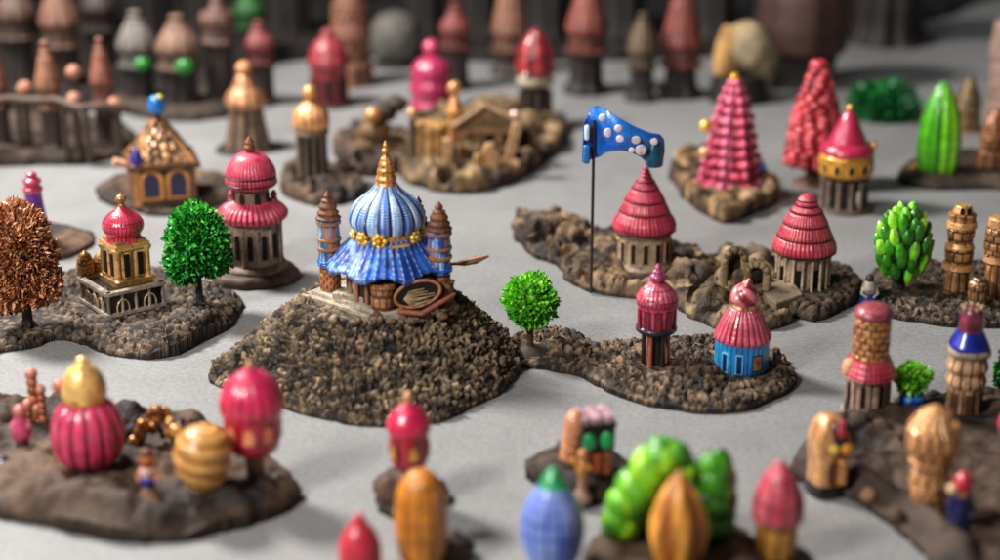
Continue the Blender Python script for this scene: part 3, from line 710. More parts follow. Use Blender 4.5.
# ---- gold chapel with a black ornate terrace
def chapel():
    t = T('gold_chapel', 'small gold chapel with pink onion dome on a black ornate terrace', 'chapel', 123, 303, .24); k = t.k
    rz = math.radians(38)
    def R(x, y): return (x*math.cos(rz)-y*math.sin(rz), x*math.sin(rz)+y*math.cos(rz))
    w_, d_ = 58*k, 62*k; h = .36
    b = t.part('terrace', MB().box((0, 0, h/2), (w_, d_, h), '17171a', rz=rz), 'glaze', bevel=.02, smooth=False)
    m = MB()
    for z in (.03, h+.01):
        for (x, y, sx, sy) in ((0, -d_/2, w_, .05), (0, d_/2, w_, .05), (-w_/2, 0, .05, d_), (w_/2, 0, .05, d_)):
            c = R(x, y); m.box((c[0], c[1], z), (sx+.05, sy+.05, .05), 'a8a090', rz=rz)
    for sx in np.linspace(-1, 1, 5):
        for (x, y) in ((sx*w_/2, -d_/2), (-w_/2, sx*d_/2)):
            c = R(x, y); m.lathe([(.03, 0), (.022, .1), (.03, .2), (.022, .28), (.035, h)], 'aca494', c=c, seg=10)
    t.part('terrace_trim', m, 'gold_paint', b)
    for i, (x, y, ang) in enumerate([(-w_*.25, -d_/2, 0), (w_*.25, -d_/2, 0), (-w_/2, -d_*.25, PI/2), (-w_/2, d_*.2, PI/2), (-w_/2, -d_*.01, PI/2)]):
        c = R(x, y); m = MB()
        pts = [(.10*math.cos(a), .13*math.sin(a)) for a in np.linspace(0, PI, 12)]
        q = [(c[0]+px*math.cos(rz+ang), c[1]+px*math.sin(rz+ang), .12+pz) for px, pz in [(.10, -.06)]+pts+[(-.10, -.06)]]
        out = R(0, -1) if ang == 0 else R(-1, 0)
        q = [(a+out[0]*.02, bb+out[1]*.02, zz) for a, bb, zz in q]
        m.tube(q, .014, 'b8a47c', 6); t.part('arch', m, 'gold_paint', b)
    # tower body (square with buttresses)
    cx, cy = R(6*k, 4*k); cx += 2*k
    s = 33*k; z0 = h; z1 = t.z(246)
    wl = t.part('wall', MB().box((cx, cy, (z0+z1)/2), (s, s, z1-z0), 'b8904e', rz=rz, taper=.92), 'gold_paint', bevel=.015, smooth=False)
    m = MB()
    for (x, y) in ((-1, -1), (1, -1), (1, 1), (-1, 1)):
        c = R(x*s/2, y*s/2); m.lathe([(.075, z0), (.075, z0+.08), (.045, z0+.1), (.045, z1-.08), (.075, z1-.04), (.08, z1)], 'd0a860', c=(cx+c[0]*.96, cy+c[1]*.96), seg=12)
    m.box((cx, cy, z0+.04), (s*1.25, s*1.25, .08), '9c7a40', rz=rz); m.box((cx, cy, z1+.02), (s*1.12, s*1.12, .09), 'c8a060', rz=rz)
    m.box((cx, cy, z1+.08), (s*.98, s*.98, .06), 'a88048', rz=rz)
    t.part('cornice', m, 'gold_paint')
    for ang, (ox, oy) in ((0, (0, -1)), (PI/2, (-1, 0))):
        for u in (-.22, .22):
            c = R(ox*s*.485+(u*s if ang == 0 else 0), oy*s*.485+(u*s if ang else 0)); c = (cx+c[0], cy+c[1])
            fr = t.part('window_frame', MB().box((c[0], c[1], (z0+z1)/2+.03), (.17, .05, (z1-z0)*.74), 'e0bc78', rz=rz+ang), 'gold_paint', bevel=.01, smooth=False)
            o = R(ox*.02, oy*.02); t.part('window', MB().box((c[0]+o[0], c[1]+o[1], (z0+z1)/2+.03), (.09, .05, (z1-z0)*.62), '17100c', rz=rz+ang), 'hollow', fr, smooth=False)
    c = (cx, cy)
    t.lath('drum', 'satin_paint', PINK, [(17, 247), (18.5, 244), (17, 240), (16, 235)], c=c, seg=120, sub=4, **flutes(26, 'c8385c', PINKD, amp=.09))
    d = t.lath('dome', 'glaze', PINK, [(15, 237), (18.5, 233), (20.5, 228), (19.5, 222), (14, 216), (7, 211), (3, 208)], c=c, seg=240, sub=7, **flutes(32, 'c43054', '5e1026', amp=.02, c2='d85076', rings=14, ringamp=.004))
    t.lath('finial', 'gold_paint', 'a07840', [(3, 210), (3.5, 207), (2.5, 205), (5, 203), (5.6, 200), (4, 197.5), (1.5, 196), (.4, 194)], parent=d, c=c, seg=20, sub=4)
    for (x, y, r, hh) in ((88, 297, 8.5, 26), (103, 294, 7.5, 22), (110, 300, 6, 12)):
        c = t.at(x, y); tt = T('x', '', '', x, y, .24, solo=True); zb = h; ht = hh*tt.k
        m = MB().lathe([(r*k*.9, zb), (r*k, zb+ht*.25), (r*k*.95, zb+ht*.6), (r*k*.6, zb+ht*.85), (.01, zb+ht)], 'b08038', c=c, seg=60, sub=8, **bricks(9, 11, 'c89448', '8a5c24', '2a1a0c', .12, int(x)))
        t.part('beehive_dome', m, 'gold_paint')
chapel()

# ---- purple minaret behind the copper tree
t = T('purple_minaret', 'slim purple minaret with a pink top behind the copper tree', 'minaret', 38, 246, .22)
t.lath('shaft', 'glaze', '6a3490', [(15, 247), (13, 230), (10, 210), (8.5, 196), (9, 190)], seg=40, sub=4, label=None)
t.lath('top', 'glaze', 'c4406c', [(9, 192), (10, 188), (7, 186), (8.5, 183), (9, 180), (5, 177), (5.5, 174), (3, 172)], seg=32, sub=4)

# ---- gold house with blue ball
def gold_house():
    t = T('gold_house', 'gold square house with steep carved roof, arched navy windows and a blue ball on top', 'house', 163, 197, .2); k = t.k
    rz = math.radians(17); s = 54*k; zt = t.z(158)
    def R(x, y): return (x*math.cos(rz)-y*math.sin(rz), x*math.sin(rz)+y*math.cos(rz))
    t.part('wall', MB().box((0, 0, zt/2), (s, s, zt), '3a281c', rz=rz), 'clay', bevel=.03, smooth=False)
    m = MB()
    for x, y in ((-1, -1), (1, -1), (-1, 1), (1, 1)):
        c = R(x*s/2, y*s/2); m.box((c[0], c[1], zt/2), (.13, .13, zt), 'b8803e' if x < 0 else '6a4a2a', rz=rz)
    c = R(0, 0); m.box((0, 0, .05), (s*1.1, s*1.1, .12), '6a4a2c', rz=rz)
    t.part('corner_post', m, 'gold_paint')
    ap = t.z(112); e = s*.64
    n = 26; V = []; F_ = []; C = []
    m = MB()
    for side in range(4):
        a = rz+side*PI/2; U = np.linspace(-1, 1, n); W_ = np.linspace(0, 1, n)
        UU, WW = np.meshgrid(U, W_); ww = WW
        half = e*(1-ww)**1.15+.05*ww
        px = UU*half; py = -half; z = zt-.03+(ap-zt)*ww
        f1, f2, idd = worley((UU*half*6.5).ravel(), (ww*6.5+side*9).ravel(), 3)
        b = (sstep(.05, .4, f2-f1)*(.5+.5*idd)).reshape(UU.shape)*(np.abs(UU) < .82)*(ww > .1)*(ww < .92)
        py = py-.07*b
        c = np.where((b.ravel() > .25)[:, None], mixc(lin('6e4a28'), lin('b08858'), idd), np.where(((np.abs(UU) >= .82) | (ww <= .1)).ravel()[:, None], lin('b48450')[None], lin('2c1a0e')[None]))
        m.grid(px*math.cos(a)-py*math.sin(a), px*math.sin(a)+py*math.cos(a), z, c, wrap=False)
    m.box((0, 0, zt-.02), (e*2.04, e*2.04, .09), '5a3c26', rz=rz)
    rf = t.part('roof', m, 'gold_paint')
    c = R(-s*.66, -s*.2); m = MB().box((c[0], c[1], zt-.02), (.42, .3, .1), 'c89a78', rz=rz, tilt=(.35, 'Y')); t.part('eave_wing', m, 'clay', rf)
    c = R(-s*.5, -s*.5); m = MB(); m.lathe([(.14, zt-.02), (.13, zt+.15), (.02, zt+.38)], '3a3a90', c=(c[0]*.94, c[1]*.94), seg=12); t.part('corner_spike', m, 'glaze', rf)
    t.lath('ball', 'glaze', '1280c8', [(5, 114), (8, 111), (8.5, 104), (7, 98), (4, 95.5)], seg=32, sub=5, parent=rf)
    t.part('ball_cap', MB().ell((3.5*k, -1.5*k, t.z(97)), (4*k, 4*k, 3*k), 'c8c020', 12), 'glaze', rf)
    for ox, oy, ang, us in ((0, -1, 0, (-.24, .24)), (-1, 0, PI/2, (0,)), (1, 0, PI/2, (-.2, .2))):
        for u in us:
            c = R(ox*s/2+(u*s if ang == 0 else 0), oy*s/2+(u*s if ang else 0)); o = R(ox, oy)
            def arch(w2, h1, h2, off):
                P = [(-w2, h1)]+[(w2*math.cos(a), h2-w2+w2*math.sin(a)) for a in np.linspace(PI, 0, 12)]+[(w2, h1)]
                v = [(c[0]+o[0]*q+p*math.cos(rz+ang), c[1]+o[1]*q+p*math.sin(rz+ang), zz) for q in (off, -.02) for p, zz in P]; n_ = len(P)
                return MB().add(v, [tuple(range(n_))]+[(i, (i+1) % n_, (i+1) % n_+n_, i+n_) for i in range(n_)], 0*lin('000000'))
            fr = arch(.225, .10, zt*.9, .04); fr.c[0][:] = lin('dc9a50'); fr = t.part('window_frame', fr, 'satin_paint', smooth=False)
            g = arch(.15, .16, zt*.80, .055); g.c[0][:] = lin('101a4c'); t.part('window', g, 'glaze', fr, smooth=False)
gold_house()

# ---- pink cone tower with flagpole
t = T('cone_tower', 'round beige tower with tall pink cone roof behind the flagpole', 'tower', 643, 264, .22)
t.lath('wall', 'clay', 'b0987e', [(29, 268), (29, 263), (27, 260), (27, 228)], seg=72, sub=5, smooth=False)
t.windows(11, 27.2, 256, 238, 4.6, col='211813', span=PI*1.6, arch=False, frame='c0a88c')
t.lath('cornice', 'clay', '8c745c', [(27, 234), (29, 231), (28, 227)], seg=48)
pr = [(27, 226), (31, 228), (32, 224), (30.5, 219), (25.5, 212), (24.5, 211), (24.5, 209), (20.5, 201), (19.5, 200), (19.5, 198), (14, 189), (13, 188), (12.5, 186), (8, 179), (5, 175)]
rf = t.lath('roof', 'satin_paint', PINK, pr, seg=240, sub=4, smooth=False, **flutes(44, 'bc3052', '5a1026', amp=.022, c2='d85478', sharp=.5))
ringlines(t, rf, [(31.6, 228), (24.9, 210.5), (20, 199.8), (13.4, 187.8), (9.3, 181)])
t.lath('finial', 'satin_paint', 'c8446a', [(5.5, 177), (6.5, 175), (4, 173), (5, 171.5), (3, 170), (3.8, 168.5), (1.5, 167), (.3, 165)], seg=24, sub=3, parent=rf)

def flagpole():
    t = T('flagpole', 'thin dark flagpole flying a wavy blue banner with white spots', 'flagpole', 591, 287, .22); k = t.k
    t.part('pole', MB().tube([(0, 0, -.1), (0, 0, t.z(120))], [1.7*k, 1.5*k], '3a2620', 10), 'satin_paint')
    # banner: thick wavy ribbon
    top = [(581, 122), (585, 118), (588, 110), (594, 107), (603, 110), (615, 117), (630, 125), (645, 132), (655, 135), (660, 141), (661, 152), (659, 163)]
    bot = [(580, 162), (584, 163), (592, 160), (597, 158), (603, 152), (609, 149), (617, 148), (627, 151), (637, 157), (643, 164), (650, 166), (658, 166)]
    from math import sin
    n = 48; m_ = 9
    tp = np.array([np.interp(np.linspace(0, 11, n), range(12), [p[i] for p in top]) for i in (0, 1)]).T
    bt = np.array([np.interp(np.linspace(0, 11, n), range(12), [p[i] for p in bot]) for i in (0, 1)]).T
    mb = MB(); 
    for side in (-1, 1):
        X = np.zeros((m_, n)); Y = X.copy(); Z = X.copy()
        for j in range(m_):
            q = j/(m_-1); p = tp*(1-q)+bt*q
            X[j] = (p[:, 0]-591)*k; Z[j] = [t.z(v) for v in p[:, 1]]
            ed = min(1, min(q, 1-q)*5); X[j] *= 1
            Y[j] = side*(.03+.05*math.sqrt(ed))+.12*np.sin(np.linspace(0, 9, n))
        mb.grid(X, Y, Z, mixc(lin('1058c0'), lin('2c90e4'), vnoise(X.ravel()*5, Z.ravel()*5, 3)), wrap=False)
        if side < 0: XF, YF, ZF = X, Y, Z
        else: XB, YB, ZB = X, Y, Z
    for row in (0, m_-1): mb.grid(np.stack([XF[row], XB[row]]), np.stack([YF[row], YB[row]]), np.stack([ZF[row], ZB[row]]), lin('1a70c8'), wrap=False)
    for cl in (0, n-1): mb.grid(np.stack([XF[:, cl], XB[:, cl]]), np.stack([YF[:, cl], YB[:, cl]]), np.stack([ZF[:, cl], ZB[:, cl]]), lin('1a70c8'), wrap=False)
    fl = t.part('banner', mb, 'glaze')
    for (x, y, r) in ((599, 117, 3.6), (605, 131, 4.5), (614, 126, 3.6), (616, 136, 3.6), (631, 137, 3.9), (636, 147, 5), (649, 140, 3.4), (627, 147, 2.8)):
        yy = float(np.interp(x, tp[:, 0], YF[m_//2]))
        t.part('spot', MB().ell(((x-591)*k, yy-.005, t.z(y)), (r*1.15*k, .022, r*k*1.1), 'ecdce0', 16), 'glaze', fl)
    t.part('banner_clip', MB().box((-7*k, 0, t.z(132)), (5*k, .22, 15*k), 'd0e4f0'), 'glaze', fl, bevel=.03)
    t.part('banner_clip', MB().box((-7*k, 0, t.z(153)), (6.5*k, .24, 19*k), '1c88c8'), 'glaze', fl, bevel=.03)
    t.part('tassel', MB().lathe(t.prof([(8, 166), (8.5, 158), (7, 148), (5, 142)]), '0c5c78', c=((650-591)*k, 0), seg=20, sub=3), 'glaze', fl)
flagpole()

# ---- stone arches on the middle base
for (x, y, r, hh, rot, lab) in ((734, 279, 11, 32, .3, 'taller tan stone arch on the rough base'), (757, 282, 10, 20, -.5, 'lower rounded stone arch with dark hollow on the rough base')):
    t = T('stone_arch', lab, 'stone arch', x, y, .4, solo=True); k = t.k
    m = MB(); a = [(r*k*math.cos(q)*math.cos(rot), r*k*math.cos(q)*math.sin(rot), hh*k*.55+hh*k*.4*math.sin(q)) for q in np.linspace(0, PI, 12)]
    m.tube([(a[0][0], a[0][1], -.1)]+a+[(a[-1][0], a[-1][1], -.1)], 4.2*k, '9a8462', 10)
    for j in range(10):
        q = a[j+1]; m.ell((q[0], q[1]-2*k, q[2]), 3.5*k, 'b09a78' if j % 2 else '7a6448', 8, lump=.25, seed=j)
    m.ell((0, 6*k, hh*k*.3), (r*k, 4*k, hh*k*.5), '2a1e14', 14, lump=.2)
    t.solo(m, 'stone')
g = random.Random(9)
t = T('flagstone', 'smooth pale slab lying on the rough base beside the stone arches', 'stone slab', 782, 298, .24, solo=True)
t.solo(MB().prism([t.at(*p) for p in ((762, 300), (776, 312), (803, 302), (792, 288), (772, 286))], -.05, .14, '8e7e68'), 'stone', bevel=.03, smooth=False)

# ---- pink cone hut on cobbled base
t = T('cone_hut', 'beige hut with wide ringed pink cone roof on the cobbled base', 'hut', 802, 284, .26)
t.lath('foot', 'clay', '2c221c', [(28, 289), (28, 284), (26, 282)], seg=48)
t.lath('wall', 'clay', 'a8927a', [(24, 285), (24, 248)], seg=10)
t.windows(4, 23.6, 282, 264, 6.5, col='17100d', span=PI*1.0, arch=False, name='doorway')
for i in range(10):
    a = -PI/2+(i-4.5)*.36; t.lath('column', 'clay', 'c4b198', [(2, 284), (1.3, 281), (1.3, 256), (2.2, 253)], c=(26*t.k*math.cos(a), 26*t.k*math.sin(a)), seg=8)
pr = [(26, 248), (31, 250), (32, 246.5), (31, 242), (28, 236.5), (27, 236), (27, 234), (22.5, 224), (21.5, 223.5), (21.5, 221), (16.5, 212), (15.5, 211.5), (15, 209), (11.5, 206), (10.5, 205.5), (11, 203), (9.5, 199), (6, 195.5), (2, 193.5)]
rf = t.lath('roof', 'satin_paint', PINK, pr, seg=240, sub=4, smooth=False, **flutes(44, 'c03452', '520e22', amp=.025, c2='e06680', sharp=.5))

ringlines(t, rf, [(31.6, 249.5), (27.6, 235.5), (22, 223), (16.1, 211), (11.2, 205), (10, 200)])
# ---- stilt tower
t = T('stilt_tower', 'slim pink tower with onion cap standing on dark legs, middle of the long base', 'tower', 655, 366, .24)
t.lath('foot', 'clay', '4a3a2e', [(19, 371), (20, 368), (17, 365), (8, 363)], seg=40, sub=3)
for i in range(6):
    a = -PI/2+(i-2.5)*PI/3; t.lath('leg', 'satin_paint', '2b2326' if i % 2 else 'a86a5c', [(2.6, 366), (2.2, 345), (2.6, 326)], c=(12*t.k*math.cos(a), 12*t.k*math.sin(a)), seg=10)
t.lath('core', 'clay', '2c2422', [(8, 366), (8, 326)], seg=20)
t.lath('floor_ring', 'satin_paint', '2a2c40', [(18, 331), (20.5, 329), (20.5, 326), (18, 324)], seg=40)
t.lath('drum', 'satin_paint', PINK, [(18, 327), (19, 314), (19.5, 302)], seg=160, sub=10, smooth=False, **flutes(12, 'c03a64', '30101c', amp=.04, sharp=.8, c2='d86084'))
t.windows(5, 19, 325, 308, 5.2, col='8c1c3c', span=PI*.95, arch=False, frame='30141c', mat='satin_paint')
t.lath('cornice', 'satin_paint', 'b84468', [(18, 305), (20.5, 303), (20.8, 299), (19, 297)], seg=60, **flutes(30, 'c04a6c', '5c1830', amp=.03))
d = t.lath('dome', 'glaze', PINK, [(20.5, 297), (19, 293), (14.5, 287.5), (9, 283.5), (4.5, 281)], seg=200, sub=6, **flutes(24, 'c83c66', '5a1028', amp=.04, c2='e888a4', sharp=.5, rings=6, ringamp=.006))
t.lath('finial', 'glaze', 'b85080', [(4.5, 283), (8.5, 279), (8, 275), (5.5, 273), (5.8, 271), (3.5, 269), (3.6, 267), (.4, 263)], seg=24, sub=4, parent=d, **flutes(6, 'b85484', '6a2850', amp=.04))

# ---- blue hut
def blue_hut():
    t = T('blue_hut', 'round bright blue hut under a ribbed pink roof with a knotted top', 'hut', 741, 366, .24); k = t.k
    t.lath('wall', 'glaze', '1c84c8', [(24, 368), (26.5, 366), (27, 356), (27, 336)], seg=180, sub=6, smooth=False, **flutes(30, '1878c4', '0a2c60', amp=.03, c2='38b0e0', sharp=.7))
    t.windows(1, 27.4, 361, 348, 9, col='a8724c', arch=False, a0=-PI/2+.45, name='door', frame='163c68', mat='clay')
    t.windows(2, 27.4, 364, 347, 5, col='0c3c80', arch=False, a0=-PI/2-.5, span=1.1, frame='8cd0ec', mat='glaze')
    t.lath('roof', 'glaze', PINK, [(25, 336), (27.5, 338), (28.5, 335), (26, 329), (21.5, 319), (16, 310), (12, 305)], seg=240, sub=6, **flutes(26, 'c02e54', '3c0816', amp=.06, c2='e47898', sharp=.5, rings=13, ringamp=.006))
    t.lath('neck_ring', 'gold_paint', 'b88458', [(12, 309), (13.5, 306), (12, 303)], seg=40, **flutes(18, 'c08c60', '5a3018', amp=.06))
    m = MB().lathe(t.prof([(11, 305), (14.5, 300), (14, 294), (10.5, 288), (5, 284)]), 'c45060', seg=120, sub=6, mod=lambda th, q, z: 1+.07*np.cos(4*th+q*8), colf=lambda th, q, z: mixc(lin('8e2638'), lin('dc8488'), sstep(.2, .8, .5+.5*np.cos(4*th+q*8))))
    m.ell((2*k, 0, t.z(284)), (5.5*k, 5*k, 4.5*k), 'd87880', 14, lump=.15); m.tube([(-6*k, -2*k, t.z(292)), (0, -6*k, t.z(285)), (4*k, -2*k, t.z(279))], [3*k, 3*k, 2*k], 'd06872', 10)
    t.part('turban_knot', m, 'glaze')
blue_hut()

# ---- lobed green tree
def lobed_tree():
    t = T('tree', 'green tree of glossy plump lobes on a dark trunk beside the gold stacked tower', 'tree', 898, 287, .24); k = t.k
    m = MB(); m.ell((2*k, 0, t.z(246)), (22*k, 20*k, 30*k), '0c3410', 24, lump=.05)
    g = random.Random(4)
    for row, (yy, rr, n) in enumerate(((266, 17, 9), (256, 22, 11), (244, 24, 12), (232, 22, 11), (222, 16, 9), (215, 8, 5))):
        for i in range(n):
            a = i*2*PI/n+row*.4+g.uniform(-.1, .1)
            m.ell((2*k+rr*k*math.cos(a), rr*k*.9*math.sin(a), t.z(yy)+g.uniform(-.06, .06)), (g.uniform(4.6, 6)*k, 4.5*k, g.uniform(8.5, 11)*k), g.choice(['3a8c10', '4cac18', '84d42c', 'a8ec48', '2c7c10']), 12, rot=(-.35*math.cos(a)*-1, 'Y'), lump=.25, seed=i)
    t.part('crown', m, 'glaze')
    t.part('curl', MB().tube([(2*k+4*k*math.cos(q), 0, t.z(212)+4*k*math.sin(q)) for q in np.linspace(-1, 4.5, 12)], 1.6*k, '1c5a14', 8), 'glaze')
    t.part('trunk', MB().tube([(0, 0, -.1), (1*k, 0, t.z(265))], [7*k, 6*k], '2a1e16', 12), 'clay')
lobed_tree()

# ---- gold stacked towers on right base
def stacked(name, label, px, py, z0, rows, group=None, c1='c89a5c', c2='7a5430', cat='tower', mat='gold_paint', top=None):
    t = T(name, label, cat, px, py, z0, group=group)
    for i, (r0, y0, r1, y1, pat) in enumerate(rows):
        kw = bricks(max(2, int(abs(y0-y1)/4.5)), max(7, int(r0*.8)), c1, c2, '22150c', .07, i+int(px)) if pat == 'b' else (flutes(max(8, int(r0*.5)), c1, '20120a', amp=.1, c2=c2, sharp=.5) if pat == 'f' else {})
        t.lath('storey' if i < len(rows)-1 else 'cap', mat, c1, [(r0*.92, y0), (r0, y0-abs(y0-y1)*.12), ((r0+r1)/2, (y0+y1)/2), (r1, y1+abs(y0-y1)*.12), (r1*.9, y1)], seg=max(60, int(r0*8)), sub=6, smooth=False, **kw)
    return t
t = stacked('stacked_tower', 'leaning gold tower of ringed carved storeys right of the lobed green tree', 956, 287, .24,
        [(12, 292, 11, 268, 'f'), (16, 268, 15, 262, ''), (13, 263, 14, 246, 'b'), (14.5, 247, 12, 241, ''), (12, 242, 13.5, 226, 'b'), (15, 227, 14, 220, ''), (13, 221, 13.5, 213, 'f'), (10, 213, 8, 205, '')])
c = (0, 0); t.windows(2, 9.6, 212, 206, 4, a0=-PI/2, span=1.4)
t = stacked('stacked_tower', 'square gold brick tower with terracotta top at the right edge', 993, 296, .24,
        [(10, 300, 10, 262, 'f'), (13, 262, 12, 254, ''), (13.5, 255, 13, 226, 'b'), (12, 227, 11.5, 217, '')], c1='c69660')
t = stacked('stone_barrel', 'small stubby barrel of gold grains in front of the brick tower at the right edge', 977, 303, .24, [(9, 306, 10, 282, 'b'), (9.5, 283, 6, 277, 'b')], c1='b08c60', cat='barrel')
t.root.name = 'grain_barrel'

# ---- small robed figurine in blue
def figurine(label, px, py, z0, h, parts, name='figurine', group=None):
    """parts: (name, mat, col, [(r,y)...])"""
    t = T(name, label, 'figurine', px, py, z0, group=group)
    for nm, mat, col, P in parts: t.lath(nm, mat, col, P, seg=28, sub=5)
    return t
t = figurine('tiny robed figurine in a blue gown beside the lobed green tree', 868, 303, .05, 30,
         [('gown', 'glaze', '1c4890', [(9, 305), (9.5, 301), (7.5, 294), (6.5, 289)]), ('shawl', 'clay', 'a8a090', [(7, 292), (7.8, 288), (5, 282), (3, 280)]), ('head', 'clay', '3a2c28', [(2.5, 283), (4.2, 280), (4, 277), (2, 274.5)])])
t.part('arm', MB().tube([(-6*t.k, -2*t.k, t.z(287)), (-8*t.k, -5*t.k, t.z(292)), (-3*t.k, -8*t.k, t.z(295))], [2*t.k, 1.8*t.k, 1.4*t.k], 'b0a898', 8), 'clay')
t.part('arm', MB().tube([(6*t.k, -2*t.k, t.z(287)), (8*t.k, -5*t.k, t.z(292)), (3*t.k, -8*t.k, t.z(295))], [2*t.k, 1.8*t.k, 1.4*t.k], 'b0a898', 8), 'clay')

# ---- tall pink and gold brick tower
t = T('brick_tower', 'tall gold brick tower with stippled pink cap and pink skirt roof', 'tower', 866, 410, .2)
t.lath('foot', 'clay', 'a89c8c', [(24, 414), (25.5, 411), (24.5, 407), (22, 406)], seg=56, sub=3)
t.lath('lower_drum', 'clay', 'a88e7c', [(22, 406), (21.5, 392), (22.5, 370)], seg=180, sub=5, **flutes(16, 'b09884', '3a2a24', amp=.07, c2='8a6e60', sharp=.55))
t.windows(4, 22, 400, 380, 4.5, col='1c1410', span=PI*1.05, arch=False)
t.lath('skirt_roof', 'glaze', PINK, [(21, 370), (25, 374), (25.5, 371), (22.5, 364), (19.2, 356)], seg=200, sub=6, square=.25, rot=.4, **flutes(30, 'c83c5c', '701830', amp=.02, c2='e06c88', rings=6, ringamp=.02))
t.lath('shaft', 'gold_paint', 'c08848', [(19, 361), (17.6, 350), (17.6, 336), (17.8, 322), (17, 314)], seg=200, sub=10, smooth=False, **bricks(9, 12, 'dca464', 'a0683a', '2a140a', .08, 12))
def stip(th, q, z):
    f1, f2, idd = worley(th*6, q*9, 4); b = sstep(.05, .4, f2-f1); return mixc(lin('6a1c34'), lin('dc7c90'), b*(.5+.5*idd))
t.lath('cap', 'satin_paint', 'd87890', [(17, 317), (19, 315), (18.5, 311), (14.5, 306.5), (8, 303.5), (2, 302)], seg=150, sub=10, colf=stip)
t.lath('oriel', 'clay', 'd0a078', [(3, 377), (7, 372), (8, 366), (6, 360), (2, 357)], c=(-20*t.k, -3*t.k), seg=24, sub=4)

# ---- shrub in a blue pot
t = T('potted_shrub', 'spiky bright green shrub in a shiny blue pot', 'potted plant', 911, 407, .2); k = t.k
t.lath('pot', 'glaze', '1450c0', [(10, 410), (13, 404), (13.5, 398), (11, 392), (12, 390), (9, 389)], seg=40, sub=4, colf=lambda th, q, z: mixc(lin('0a2a90'), lin('1c9ad8'), sstep(.4, .7, fbm(th*1.5, q*3, 2, 3))))
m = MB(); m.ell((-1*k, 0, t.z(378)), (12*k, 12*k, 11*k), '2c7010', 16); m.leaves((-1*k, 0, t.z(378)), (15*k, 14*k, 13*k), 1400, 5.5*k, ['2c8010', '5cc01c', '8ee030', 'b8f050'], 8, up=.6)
t.part('crown', m, 'leaf')
for (x, y, r, lab) in ((897, 404, 5.5, 'small pale pebble left of the blue pot'), (934, 401, 8, 'dark lumpy pebble right of the blue pot')):
    t = T('pebble', lab, 'pebble', x, y, .2, solo=True); t.solo(MB().ell((0, 0, r*t.k*.6), (r*t.k*1.2, r*t.k, r*t.k*.8), '8c8070' if r < 6 else '3c322a', 16, lump=.35, seed=int(x)), 'stone')

# ---- tower with purple blue top
t = T('blue_roof_tower', 'tall beige lobed tower with blue roof and plum coloured turret', 'tower', 963, 411, .2)
t.lath('foot', 'clay', '2a221e', [(24, 424), (25, 421), (22, 417)], seg=48)
t.lath('lower_wall', 'clay', 'b08c6c', [(18, 418), (17.5, 400), (18, 384)], seg=120, sub=5, **flutes(10, 'b89474', '3a2418', amp=.08, c2='8a6448'))
t.windows(3, 17.8, 412, 390, 6, col='4a3020', span=PI*.8, arch=False, frame='6a4a34')
t.lath('middle_storey', 'clay', 'c8a480', [(17, 386), (20, 380), (18, 372), (20.5, 366), (18.5, 358), (18, 352)], seg=140, sub=6, **flutes(12, 'cca884', '6a4830', amp=.09, c2='b08860'))
t.lath('cornice', 'clay', 'a08c78', [(19, 354), (21.5, 351), (21, 348), (18, 346)], seg=48, square=.2)
t.lath('roof', 'glaze', '1c2cb0', [(19, 347), (19.5, 344), (15.5, 336), (12.5, 330)], seg=16, sub=4, square=.3, colf=lambda th, q, z: mixc(lin('10186c'), lin('2440c0'), vnoise(th*2, q*4, 3)))
t.lath('turret', 'glaze', '7c3050', [(12.5, 333), (12.2, 318), (10.5, 310), (7, 307)], seg=60, sub=6, colf=lambda th, q, z: mixc(lin('4a1c34'), lin('b0506c'), vnoise(th*1.6, q*5, 5)))
m = MB()
for i in range(9): m.ell((9*t.k*math.cos(i*.7), 9*t.k*math.sin(i*.7), t.z(307.5)), 2.7*t.k, '9c8468', 8, lump=.2, seed=i)
t.part('battlement', m, 'clay')
# partly out of frame at the right edge
leaf_tree('small dark green tree cut off by the right edge above the lower base', 1008, 395, .2, (1008, 372, 13, 22), 900, 6, ['0c4a14', '1a8020', '3cb030'], None, '2a1e16', '0c3a10', seed=31)
t = T('pink_minaret', 'slim rose pink minaret cut off by the right edge', 'minaret', 1004, 452, .22)
t.lath('shaft', 'clay', '6a5044', [(8, 455), (7, 440), (8, 428)], seg=24, sub=3); t.lath('cap', 'glaze', 'c84868', [(8, 429), (9.5, 424), (8, 416), (3, 409)], seg=24, sub=4)

